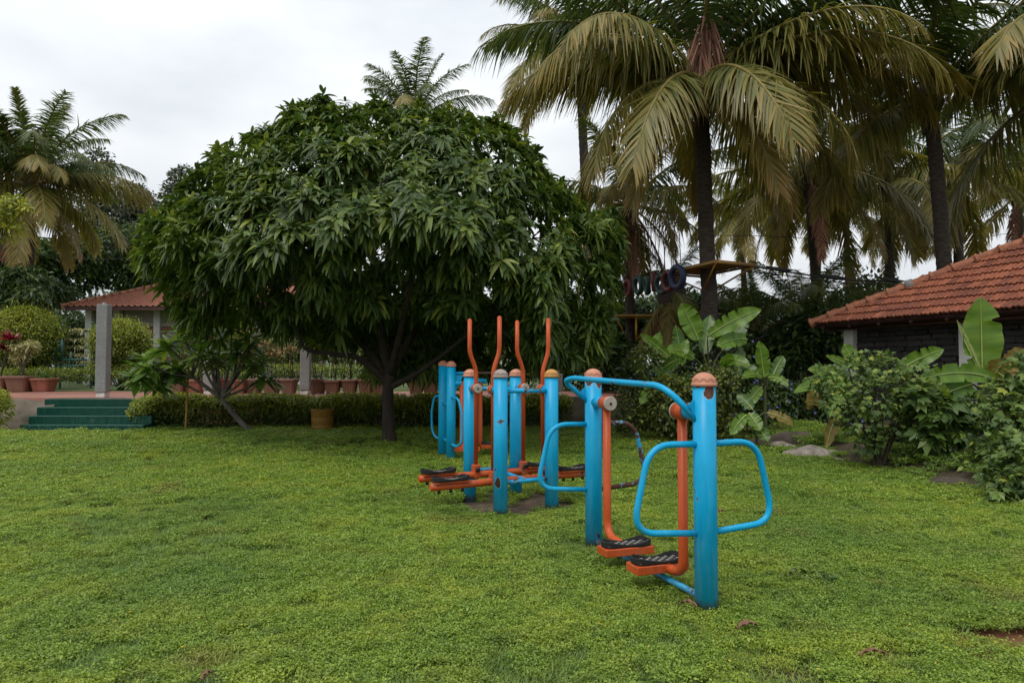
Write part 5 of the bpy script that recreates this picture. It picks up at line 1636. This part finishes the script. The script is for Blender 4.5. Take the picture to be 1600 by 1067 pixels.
for i, a in enumerate([(1268, 712, 10.6, .50, .28, .19, 'rock', 'largest pale rock at the lawn edge of the bed'), (1222, 702, 11.5, .28, .2, .16, 'rock', 'pale rock just left of the largest rock'),
                       (1196, 697, 12.2, .22, .16, .13, 'rock', 'smallest pale rock nearest the low banana plant'), (1240, 697, 11.9, .9, .3, .26, 'rock_dark', 'long dark rock lying behind the pale ones'),
                       (1488, 752, 8.1, .30, .2, .11, 'rock_dark', 'dark brown rock half buried under the right weeds'), (1305, 722, 10.2, .16, .13, .08, 'rock', 'flat pale rock right of the largest rock'), (1440, 742, 8.7, .2, .15, .09, 'rock_dark', 'small dark rock beneath the hibiscus weeds')]):
    rock(*a, i * 3.1 + 1)

# ------------------------------------------------------------------ adventure course in the palms
M['ply'] = plain('weathered_yellow_board', (0.30, 0.16, 0.035), .7, var=.45, scale=5)
M['yellow_steel'] = plain('yellow_steel', (0.50, 0.24, 0.02), .5, var=.3)
M['rope'] = plain('brown_rope', (0.15, 0.095, 0.045), .9, var=.3)
M['rope_dark'] = plain('dark_cable', (0.018, 0.018, 0.018), .7)
cz = 3.86
cs = [Vector((4.66, 15.5, cz)), Vector((5.72, 16.05, cz)), Vector((4.98, 18.0, cz)), Vector((3.92, 17.45, cz))]
pf = thing('tree_platform', (4.84, 16.8, cz), 'square wooden platform braced round the tall palm trunk above the tyres', 'platform')
u_, v_ = (cs[3] - cs[0]), (cs[1] - cs[0])
for k in range(7):
    a, b2 = k / 7 + .01, (k + 1) / 7 - .01
    q = [cs[0] + u_ * a, cs[0] + u_ * b2, cs[0] + u_ * b2 + v_, cs[0] + u_ * a + v_]
    if k in (3,):   # boards notched round the trunk
        pass
    mb = MB(); mb.add([p + Vector((0, 0, .015)) for p in q] + [p - Vector((0, 0, .015)) for p in q], [(0, 1, 2, 3), (7, 6, 5, 4), (0, 4, 5, 1), (1, 5, 6, 2), (2, 6, 7, 3), (3, 7, 4, 0)])
    mb.build('plank', M['ply'], pf)
for k in range(4):
    a, b2 = cs[k], cs[(k + 1) % 4]
    mb = MB(); mb.tube([a - Vector((0, 0, .045)), b2 - Vector((0, 0, .045))], .03, 6); mb.build('frame_bar', M['ply'], pf)
    mb = MB(); mb.tube([a - Vector((0, 0, .05)), Vector((4.84 + (.12 if k in (1, 2) else -.12), 16.8, cz - .55))], .022, 6); mb.build('brace', M['yellow_steel'], pf)
for px, py, D, w, lab in ((989, 495, 21.4, .65, 'small yellow steel platform on the trunk below the tyres'), (1246, 507, 24, .45, 'far yellow platform just left of the near eave corner')):
    c = at(px, py, D)
    r_ = thing('tree_platform', c, lab, 'platform')
    for k in range(4):
        mb = MB(); mb.box(c + Vector((-w + w / 4 + k * w / 2, 0, 0)), (w / 4 - .01, w, .02)); mb.build('plank', M['yellow_steel'], r_)
    for sx in (-1, 1):
        mb = MB(); mb.tube([c + Vector((sx * w * .95, -w * .9, -.03)), c + Vector((sx * .12, .25, -.75))], .025, 6); mb.build('brace', M['yellow_steel'], r_)
    mb = MB(); mb.tube([c + Vector((0, -w * .85, -.02)), c + Vector((0, -w * .85, -.75))], .03, 8); mb.build('post', M['yellow_steel'], r_)
r_ = thing('ladder_frame', gpt(1048, 20.2, 0), 'slim yellow lattice ladder standing behind the banana leaves', 'ladder')
b0, t0 = at(1048, 575, 20.2), at(1048, 522, 20.2)
for sx in (-.14, .14):
    mb = MB(); mb.tube([(b0.x + sx, b0.y, 0), (b0.x + sx, b0.y, t0.z)], .02, 6); mb.build('rail', M['yellow_steel'], r_)
for z_ in np.arange(.3, t0.z, .25):
    mb = MB(); mb.tube([(b0.x - .14, b0.y, z_), (b0.x + .14, b0.y, z_ + .1)], .014, 6); mb.build('rung', M['yellow_steel'], r_)
# tyres
cab0, cab1 = at(1108, 330, 16.2), at(950, 352, 23)
mb = MB(); mb.tube([cab0.lerp(cab1, k / 10) - Vector((0, 0, .25 * math.sin(math.pi * k / 10))) for k in range(11)], .012, 5)
tag(mb.build('rope_line', M['rope_dark'], origin=cab0), 'dark cable from the tall palm that carries the hanging tyres', 'cable')
for i, (px, py, D, hpx, fac, colr, lab) in enumerate([
        (969, 452, 21.6, 29, .25, (.03, .05, .13), 'dark blue tyre at the far end half behind mango leaves'), (981, 450, 20.8, 30, .38, (.22, .03, .035), 'red tyre second from the far end'), (997, 446, 20, 32, .4, (.018, .09, .07), 'green tyre third from the far end seen as an open ring'),
        (1011, 446, 19.3, 32, .15, (.018, .085, .07), 'green tyre fourth from the far end turned almost edge on'), (1021, 441, 18.6, 32, .02, (.22, .025, .045), 'red tyre seen edge on in mid row'), (1034, 444, 17.9, 35, .6, (.018, .09, .07), 'green tyre overlapping the large red one'),
        (1044, 439, 17.2, 37, .5, (.20, .035, .04), 'red ring tyre second from the platform'), (1058, 433, 16.6, 41, .6, (.035, .055, .15), 'blue tyre closest to the platform')]):
    c = at(px, py, D)
    mt = plain('tyre_paint', tuple(x * .62 for x in colr), .55, var=.35, scale=9)
    r_ = thing('hanging_tyre', c, lab, 'tyre', 'painted tyres hanging in a row')
    ro = hpx / 2 * D / F_PX
    rt = ro * .235
    ang = math.acos(min(1, fac))
    vw = Vector((c.x, c.y, 0)).normalized()
    axd = (vw * math.cos(ang) + Vector((vw.y, -vw.x, 0)) * math.sin(ang) + Vector((0, 0, .08))).normalized()
    uu = axd.cross(Vector((0, 0, 1))).normalized(); vv = uu.cross(axd)
    mb = MB()
    vs_, fs_ = [], []
    n1, n2 = 24, 10
    for a in range(n1):
        th = 2 * math.pi * a / n1
        dr_ = uu * math.cos(th) + vv * math.sin(th)
        for b2 in range(n2):
            p2 = 2 * math.pi * b2 / n2
            sq = 1.05
            vs_.append(c + dr_ * ((ro - rt) + rt * math.cos(p2)) + axd * (rt * sq * math.sin(p2)))
    for a in range(n1):
        for b2 in range(n2): fs_.append((a * n2 + b2, ((a + 1) % n1) * n2 + b2, ((a + 1) % n1) * n2 + (b2 + 1) % n2, a * n2 + (b2 + 1) % n2))
    mb.add(vs_, fs_, True); mb.build('tyre_ring', mt, r_)
    tcab = (D - 16.2) / (23 - 16.2)
    ctop = cab0.lerp(cab1, tcab) - Vector((0, 0, .25 * math.sin(math.pi * tcab)))
    for sx in (-.1, .1):
        mb = MB(); mb.tube([c + Vector((sx, 0, ro - rt)), Vector((c.x + sx * .4, c.y, ctop.z))], .011, 5); mb.build('rope', M['rope'], r_)
# rope traverse to the right of the platform and thin overhead wires
for pts_, rad, lab in (([(1165, 414, 16), (1230, 425, 16.6), (1320, 437, 17), (1430, 440, 17.3)], .022, 'sagging dark rope running right from the platform over the roof'),
                       ([(1165, 424, 16), (1240, 432, 16.6), (1330, 443, 17), (1432, 444, 17.3)], .014, 'lower thin rope running beside the sagging dark rope'),
                       ([(1110, 368, 16.6), (1250, 372, 18), (1400, 392, 19), (1640, 352, 19)], .008, 'thin black wire strung between the palm trunks'),
                       ([(42, 398, 25.8), (140, 405, 30), (250, 402, 38)], .014, 'thin wire from the left palm trunk')):
    P_ = smooth_path([at(*p) for p in pts_], 6)
    mb = MB(); mb.tube(P_, rad, 5); tag(mb.build('overhead_rope', M['rope_dark'], origin=P_[0]), lab, 'rope')
for px, py, D, L_, lab in ((1218, 420, 16.5, .32, 'dark bundle of rope tied on the line nearest the platform'), (1300, 432, 16.9, .35, 'dark bundle of rope tied midway to the roof'), (1392, 437, 17.2, .3, 'dark bundle of rope tied next to the roof')):
    c = at(px, py, D)
    mb = MB(); mb.tube([c + Vector((-L_, 0, .06)), c + Vector((-L_ * .4, 0, .0)), c + Vector((L_ * .4, 0, -.04)), c + Vector((L_, 0, -.03))], [.015, .05, .055, .015], 8)
    tag(mb.build('rope_bundle', M['rope_dark'], origin=c), lab, 'rope', 'rope bundles on the line')


# ------------------------------------------------------------------ outdoor gym machines
def post(root, base, top, r, cap='cap_terra', mat='blue', collar=True):
    b_ = Vector(base)
    mb = MB(); mb.tube([b_ + Vector((0, 0, -.06)), b_ + Vector((0, 0, top * .5)), b_ + Vector((0, 0, top))], r, 28)
    p = mb.build('post', M[mat] if isinstance(mat, str) else mat, root)
    mb = MB()
    prof = [(r * .98, -.012), (r * 1.12, -.010), (r * 1.13, .006), (r * 1.05, .010)]
    for k in range(9):
        a = math.radians(4 + k * 10.7)
        prof.append((r * 1.04 * math.cos(a) + .0005, .010 + r * .92 * math.sin(a)))
    mb.lathe(prof, b_ + Vector((0, 0, top)), 28)
    # scalloped relief round the dome's skirt
    for k in range(10):
        a = 2 * math.pi * k / 10
        mb.tube([b_ + Vector((r * 1.03 * math.cos(a + d), r * 1.03 * math.sin(a + d), top + .012 + h)) for d, h in ((-.28, 0), (-.16, r * .28), (0, r * .38), (.16, r * .28), (.28, 0))], .0016, 5)
    mb.build('cap', M[cap], p)
    return p


def shoe(parent, c, fwd, L=.36, W=.15, mat=None):
    """rubber foot tray with a raised wavy rim and pale tread slots"""
    c, fwd = Vector(c), Vector(fwd).normalized()
    sd_ = Vector((0, 0, 1)).cross(fwd).normalized()
    n_ = 36
    out_ = []
    for k in range(n_):
        a = 2 * math.pi * k / n_
        x, y = math.cos(a), math.sin(a)
        x = math.copysign(abs(x) ** .55, x) * L / 2
        y = math.copysign(abs(y) ** .6, y) * W / 2 * (1 - .16 * math.exp(-((x + .02) / (.22 * L)) ** 2)) * (1.06 if x > 0 else .96)
        rim = .027 + .011 * math.cos(2 * math.pi * x / (L * .8)) * -1 * (.5 + .5 * abs(y) / (W / 2)) + (.008 if abs(x) > L * .36 else 0)
        out_.append((x, y, rim))
    P = lambda x, y, z: c + fwd * x + sd_ * y + Vector((0, 0, z))
    rings = [[P(x * .98, y * .97, 0) for x, y, r_ in out_], [P(x * 1.02, y * 1.02, .012) for x, y, r_ in out_], [P(x * 1.03, y * 1.03, r_) for x, y, r_ in out_], [P(x * .97, y * .95, r_ + .002) for x, y, r_ in out_], [P(x * .95, y * .90, .012) for x, y, r_ in out_]]
    mb = MB()
    vs_ = [v for r_ in rings for v in r_]
    fs_ = [(i * n_ + k, i * n_ + (k + 1) % n_, (i + 1) * n_ + (k + 1) % n_, (i + 1) * n_ + k) for i in range(4) for k in range(n_)]
    mb.add(vs_, fs_, False)
    mb.f.append(tuple(4 * n_ + k for k in range(n_))); mb.sm.append(False)
    pad = mb.build('foot_pad', M['rubber'], parent)
    if parent.parent is not None and parent.parent.parent is not None: return pad
    mb = MB()
    for i in range(11):
        for j in range(5):
            if (i + j) % 2: continue
            x, y = (-.42 + .84 * i / 10) * L, (-.33 + .66 * j / 4) * W
            mb.box(P(x, y, .0140), (.0095, .0075, .002), (fwd, sd_, (0, 0, 1)))
    mb.build('tread', M['rubber_slot'], pad)
    return pad


def hub(root, a, d, L0, L1, r=.045, disc=True):
    """blue stub from a along d for L0, orange sleeve to L1, pale end disc"""
    a, d = Vector(a), Vector(d).normalized()
    mb = MB(); mb.tube([a, a + d * L0], r * .92, 18); mb.build('axle_stub', M['blue'], root)
    mb = MB(); mb.tube([a + d * L0, a + d * L1], r * 1.1, 20); h_ = mb.build('pivot_sleeve', M['orange'], root)
    mb = MB(); mb.tube([a + d * L1, a + d * (L1 + .012), a + d * (L1 + .016)], [r * 1.14, r * 1.14, r * 1.02], 20); mb.build('end_disc', M['hub_face'], h_)
    mb = MB(); mb.tube([a + d * (L1 + .0165), a + d * (L1 + .022)], r * .22, 8); mb.build('bolt', M['bolt'], h_)
    return a + d * (L0 + L1) / 2


# --- near double air walker
P1, P2 = Vector((1.115, 3.97, 0)), Vector((.638, 5.377, 0))
ln_ = (P2 - P1).normalized()
pp_ = Vector((ln_.y, -ln_.x, 0))      # across the walker, pointing right
aw = thing('air_walker', (P1 + P2) / 2, 'nearest blue air walker with two posts, side hoops and orange swinging foot arms', 'exercise machine')
RT = (P1 + P2) / 2
f1 = (P1 - RT) + Vector((.012, -.07, 1.262)); 
M['blue_p1'] = paint('blue_enamel_chipped_top', BLUE, wear=.74, patches=[(f1.x, f1.y, f1.z, .025, .8, .6), (f1.x - .055, f1.y + .03, f1.z + .035, .017, 1, 1)])
g1 = (P2 - RT) + Vector((-.0, -.07, 1.30))
M['blue_p2'] = paint('blue_enamel_flaked_rim', BLUE, wear=.735, patches=[(g1.x - .04, g1.y + .02, g1.z, .028, .8, .8), (g1.x + .045, g1.y + .02, g1.z, .034, .8, .6)])
post(aw, P1, 1.305, .066, mat=M['blue_p1'])
post(aw, P2, 1.325, .066, mat=M['blue_p2'])
# overhead grab rail, bowed out to the left of the posts
mb = MB()
l_ = -pp_
ra = P1 + l_ * .05 + Vector((0, 0, 1.10)); rb = P2 + l_ * .05 + Vector((0, 0, 1.14))
mb.tube(fillet([ra, P1 + l_ * .20 + ln_ * .10 + Vector((0, 0, 1.295)), P2 + l_ * .22 - ln_ * .10 + Vector((0, 0, 1.325)), P2 + l_ * .24 + ln_ * .02 + Vector((0, 0, 1.30)), rb], [.16, .16, .06], 8), .0195, 14)
gr0 = mb.build('grab_rail', M['blue_rail'], aw)
# triangular gussets where the rail meets the posts
for p_, z0 in ((P1, 1.12), (P2, 1.15)):
    mb = MB(); q = p_ + l_ * .062
    mb.add([q + Vector((0, 0, z0)), q + Vector((0, 0, z0 + .1)), q + l_ * .045 + Vector((0, 0, z0 + .07)), q + Vector((0, 0, z0)) + ln_ * .006, q + Vector((0, 0, z0 + .1)) + ln_ * .006, q + l_ * .045 + Vector((0, 0, z0 + .07)) + ln_ * .006], [(0, 1, 2), (5, 4, 3), (0, 3, 4, 1), (1, 4, 5, 2), (2, 5, 3, 0)])
    mb.build('gusset', M['blue'], aw)


def hoop(p_, sgn, mat, zt=.963, zb=.455):
    d = pp_ * sgn
    mb = MB()
    mb.tube(fillet([p_ + d * .05 + Vector((0, 0, zt)), p_ + d * .36 + Vector((0, 0, zt + .005)), p_ + d * .475 + Vector((0, 0, zb + .03)), p_ + d * .05 + Vector((0, 0, zb))], [.14, .15], 9), .0185, 14)
    mb.build('side_hoop', M[mat], aw)


hoop(P1, -1, 'blue'); hoop(P1, 1, 'blue_clean'); hoop(P2, -1, 'blue')
M['hoop_rust'] = paint('blue_enamel_rusted_through', BLUE, wear=.535, fade=.3)
hoop(P2, 1, 'hoop_rust'); tag(aw.children[-1], 'rust-patched far right hoop')
mb = MB(); mb.tube([P1 + ln_ * .05 + Vector((0, 0, .075)), P2 - ln_ * .05 + Vector((0, 0, .06))], .019, 12); mb.build('ground_brace', M['blue_rail'], aw)
# swinging arms: near one hangs from P1, far one from P2; both bend in under the foot plates
for p_, d, z_, reach, offs in ((P1, ln_, 1.135, .20, .035), (P2, -ln_, 1.135, .38, .035)):
    L0, L1 = .13, .235
    hc = hub(aw, p_ + d * .05 + Vector((0, 0, z_)), d, L0, L1, .047)
    low = hc.copy(); low.z = .148
    tgt = low + d * reach - pp_ * .02
    mb = MB(); mb.tube(fillet([hc, Vector((hc.x, hc.y, .152)), Vector((tgt.x, tgt.y, .148))], [.13], 9), .030, 18)
    arm = mb.build('swing_arm', M['orange'], aw)
    pc = Vector((tgt.x, tgt.y, .150)) - pp_ * offs + d * .01
    mb = MB(); mb.box(pc, (.185, .074, .026), (pp_, ln_, (0, 0, 1)), bev=.004)
    pl_ = mb.build('foot_plate', M['orange_worn'], aw)
    shoe(pl_, pc + Vector((0, 0, .026)), pp_, .35, .15)
    mb = MB()
    for sx in (-.13, 0, .13): mb.tube([pc + pp_ * sx + Vector((0, 0, -.027)), pc + pp_ * sx + Vector((0, 0, -.046))], .012, 8)
    mb.build('bolt', M['bolt'], pl_)

# --- four-post double ski walker
A, B, C, D4 = Vector((-.445, 7.245, 0)), Vector((-.108, 6.473, 0)), Vector((.042, 7.495, 0)), Vector((.39, 6.761, 0))
cm = (A + B + C + D4) / 4
sk = thing('ski_walker', cm, 'blue four-post ski walker with four orange upright poles and long foot beams', 'exercise machine')
fb = (B - cm) + Vector((-.01, -.065, .33))
M['blue_b'] = paint('blue_enamel_chipped_low', BLUE, wear=.735, patches=[(fb.x - .02, fb.y, fb.z, .026, .9, .55), (fb.x - .045, fb.y + .01, fb.z + .12, .012, 1, .6), (fb.x - .04, fb.y, fb.z - .05, .012, 1, 1)])
for p_, cap, mt in ((A, 'cap_terra', 'blue'), (B, 'cap_grey', M['blue_b']), (C, 'cap_terra', 'blue'), (D4, 'cap_yellow', 'blue')): post(sk, p_, 1.318, .067, cap, mt)
for z_, r_ in ((1.18, .021), (.32, .021)):
    for a, b2 in ((A, C), (B, D4)):
        d = (b2 - a).normalized()
        mb = MB(); mb.tube([a + d * .05 + Vector((0, 0, z_)), b2 - d * .05 + Vector((0, 0, z_))], r_, 12); mb.build('cross_bar', M['blue_rusty'], sk)
    m1, m2 = (A + C) / 2, (B + D4) / 2
    d = (m2 - m1).normalized()
    mb = MB(); mb.tube([m1 + d * .02 + Vector((0, 0, z_)), m2 - d * .02 + Vector((0, 0, z_))], r_, 12); mb.build('cross_bar', M['blue'], sk)
bd = (D4 - B).normalized()
ab = (B - A).normalized()
cd = (D4 - C).normalized()
beam_pts = {}
for p_, d, key in ((A, ab, 'A'), (B, -ab, 'B'), (C, cd, 'C'), (D4, -cd, 'D')):
    z_ = 1.19
    hc = hub(sk, p_ + d * .05 + Vector((0, 0, z_)), d, .09, .175, .042)
    lean = -bd if key in 'AC' else bd      # handles splay outward at the top
    lean = -bd * 1.0 if key in 'AC' else bd * .9
    mb = MB()
    pth = fillet([hc + Vector((0, 0, -.83)), hc + Vector((0, 0, .19)), hc + lean * .075 + Vector((0, 0, .37)), hc + lean * .075 + Vector((0, 0, .70))], [.06, .06], 6)
    mb.tube(pth, .0225, 14)
    pole = mb.build('swing_pole', M['orange'], sk)
    mb = MB(); mb.lathe([(.0225, 0), (.019, .012), (.010, .018), (.001, .020)], pth[-1], 12); mb.build('pole_end', M['orange'], pole)
    lug = hc + Vector((0, 0, -.83))
    mb = MB(); mb.box(lug + Vector((0, 0, -.02)), (.034, .04, .07), (bd, Vector((-bd.y, bd.x, 0)), (0, 0, 1)), bev=.008); lg = mb.build('pivot_lug', M['orange_worn'], pole)
    mb = MB(); n_ = Vector((bd.y, -bd.x, 0)); mb.tube([lug + n_ * .04 + Vector((0, 0, .0)), lug + n_ * .055, lug + n_ * .062], [.024, .024, .016], 10); mb.build('bolt', M['bolt'], lg)
    beam_pts[key] = lug
for a, b2, ext0, ext1 in (('A', 'C', .62, .42), ('B', 'D', .66, .58)):
    pa, pb_ = beam_pts[a] + Vector((0, 0, -.055)), beam_pts[b2] + Vector((0, 0, -.055))
    d = (pb_ - pa).normalized()
    s0, s1 = pa - d * ext0, pb_ + d * ext1
    mb = MB(); mb.tube([s0, s0 + d * .012, s1 - d * .012, s1], [.026, .036, .036, .026], 16)
    bm = mb.build('foot_beam', M['orange_worn'], sk)
    for e_pt, sg in ((s0, 1), (s1, -1)):
        c_ = e_pt + d * sg * .21
        mb = MB(); mb.box(c_ + Vector((0, 0, .038)), (.17, .055, .008), (d, Vector((-d.y, d.x, 0)), (0, 0, 1))); mb.build('mounting_plate', M['orange_worn'], bm)
        shoe(bm, c_ + Vector((0, 0, .047)), d * sg * -1, .36, .145)
        mb = MB()
        for k in (-.12, 0, .12): mb.tube([c_ + d * k + Vector((0, 0, -.03)), c_ + d * k + Vector((0, 0, -.062))], .016, 8)
        mb.build('bolt', M['bolt'], bm)

# --- back machine: twin posts, U-shaped rail and hanging foot arms
Q1, Q2 = Vector(gpt(705, 10.2)), Vector(gpt(692.3, 10.7))
tw = thing('twin_post_walker', Q1, 'blue twin-post walker at the back with small side handles and hanging orange arms', 'exercise machine')
post(tw, Q1, 1.43, .07, mat='blue_clean'); post(tw, Q2, 1.445, .07, mat='blue_clean')
rx = Vector((1, .1, 0)).normalized()
mb = MB()
mb.tube(fillet([Q1 + rx * .05 + Vector((0, 0, 1.325)), Q1 + rx * .34 + Vector((0, 0, 1.325))], .1), .02, 10); mb.build('top_rail', M['blue'], tw)
mb = MB(); mb.tube(fillet([Q1 + rx * .34 + Vector((0, 0, 1.325)), Q1 + rx * .66 + Vector((0, 0, 1.325)), Q2 + rx * .78 + Vector((0, 0, 1.325)), Q2 + rx * .06 + Vector((0, 0, 1.325))], .08), .02, 10)
mb.build('top_rail', plain('bare_rusty_pipe', (.11, .06, .045), .8, var=.5, scale=20), tw)
for z_ in (.85, .3):
    mb = MB(); mb.tube([Q1 + Vector((0, 0, z_)), Q2 + Vector((0, 0, z_))], .03, 10); mb.build('tie_bar', M['blue'], tw)
mb = MB(); q = Q1 + rx * .066
mb.add([q + Vector((0, 0, 1.30)), q + rx * .12 + Vector((0, 0, 1.30)), q + Vector((0, 0, 1.05)), q + Vector((0, .012, 1.30)), q + rx * .12 + Vector((0, .012, 1.30)), q + Vector((0, .012, 1.05))], [(0, 2, 1), (3, 4, 5), (0, 1, 4, 3), (1, 2, 5, 4), (2, 0, 3, 5)]); mb.build('gusset', M['blue'], tw)


def side_handle(p0, pts_):
    mb = MB(); mb.tube(fillet(pts_, .07, 6), .018, 10); mb.build('side_handle', M['blue'], tw)


side_handle(Q1, [at(706, 621, 10.12), at(716, 622, 10.0), at(722, 648, 9.95), at(721, 692, 9.95), at(714, 698, 10.0), at(706, 694, 10.12)])
side_handle(Q2, [at(690, 618, 10.7), at(679, 619, 10.75), at(674.5, 642, 10.8), at(675, 672, 10.8), at(681, 684, 10.75), at(690, 684, 10.7)])
for sx, dy, vis in ((.16, .0, 1), (.42, .35, 1)):
    a = Q1 + rx * sx + Vector((0, dy, 0))
    mb = MB()
    if dy == 0: mb.tube([Q1 + rx * .05 + Vector((0, 0, 1.17)), a + Vector((0, 0, 1.17))], .04, 12)
    else: mb.tube([a + Vector((-.1, 0, 1.2)), a + Vector((.1, 0, 1.2))], .04, 12)
    mb.build('axle_stub', M['blue'], tw)
    mb = MB(); mb.tube(fillet([a + Vector((0, 0, 1.20)), a + Vector((0, 0, .20)), a + Vector((.18, -.02, .19))], .08), .035, 12); mb.build('swing_arm', M['orange'], tw)
    pc = a + Vector((.2 if dy else .08, -.03, .2))
    mb = MB(); mb.box(pc, (.19, .07, .03), (rx, Vector((-rx.y, rx.x, 0)), (0, 0, 1)), bev=.004); pl_ = mb.build('foot_plate', M['orange_worn'], tw)
    if dy: shoe(pl_, pc + Vector((0, 0, .03)), rx, .35, .15)

# ------------------------------------------------------------------ small things on the lawn
def dry_leaf(px, py, D, L_, W_, az, label, curl=.35):
    c = at(px, py, D); c.z = .05
    d = Vector((math.cos(az), math.sin(az), .05)); s_ = Vector((-math.sin(az), math.cos(az), 0))
    V, Fl = [], []
    K = 10
    for i in range(K + 1):
        t_ = i / K
        w = W_ * max(.06, math.sin(math.pi * min(1, t_ * .95 + .03))) ** .8
        for u in (-1, -.5, 0, .5, 1):
            V.append(tuple(c + d * (L_ * (t_ - .5)) + s_ * (u * w / 2) + Vector((0, 0, curl * w * u * u * .6 + .02 * math.sin(t_ * 3.1) + .006 * math.sin(i * 2 + u * 3)))))
    for i in range(K):
        for j in range(4): Fl.append((i * 5 + j, i * 5 + j + 1, (i + 1) * 5 + j + 1, (i + 1) * 5 + j))
    tag(np_mesh('fallen_leaf', np.array(V), np.array(Fl), M['litter'], origin=tuple(c)), label, 'leaf', 'dry leaves fallen on the lawn')


dry_leaf(1168, 995, 3.62, .12, .05, .15, 'curled reddish dry leaf on the grass below the near post')
dry_leaf(1364, 1038, 3.28, .13, .028, -.1, 'narrow brown dry leaf near the bottom right of the lawn')
dry_leaf(1075, 957, 3.95, .11, .04, -.6, 'dark dry leaf lying at the foot of the near post')
dry_leaf(323, 1062, 3.05, .06, .02, 1.0, 'small pale dry leaf at the bottom edge of the lawn')
dry_leaf(427, 749, 8.6, .14, .06, .2, 'dry leaf far out on the left lawn')
dry_leaf(1127, 806, 6.45, .10, .04, .1, 'dry leaf on the grass behind the near hoop')
wd = Vector((1.93, 4.5, 0))
r_ = thing('broadleaf_weed', wd, 'pale broad leaved weed growing out of the lawn right of the near post', 'weed')
palmate([(wd.x, wd.y, .06, .13, .10, .04), (wd.x + .12, wd.y - .05, .05, .08, .08, .03), (wd.x - .1, wd.y, .05, .08, .08, .03)], 80, .034, '').build('foliage', M['mid_leaf'], r_)
mb = MB()
for k in range(9): mb.tube([wd, wd + Vector((random.uniform(-.12, .18), random.uniform(-.08, .08), .06))], .003, 5)
mb.build('stem', M['twig'], r_)
n_ = 160
fx = R.uniform(-5, 6, n_); fy = R.uniform(2.8, 9, n_)
ok = (np.abs(fx) < fy * .85)
P_ = np.stack([fx[ok], fy[ok], np.full(ok.sum(), .055)], 1)
bt = Batch()
for k in range(4):
    a = k * 1.57
    bt.add(*leaf_batch(P_.copy(), np.array([[math.cos(a), math.sin(a), .25]]).repeat(len(P_), 0), np.array([[0, 0, 1.0]]).repeat(len(P_), 0), .008, .008, 1, 0, prof=[.4, 1]))
M['flower_yellow'] = leaf_mat('yellow_flower', [(0, (.5, .38, .02)), (1, (.65, .5, .03))], .6, .2, (1, 1, 1))
tag(bt.build('lawn_flowers', M['flower_yellow']), 'tiny yellow flowers scattered through the lawn', 'flowers', kind='stuff')
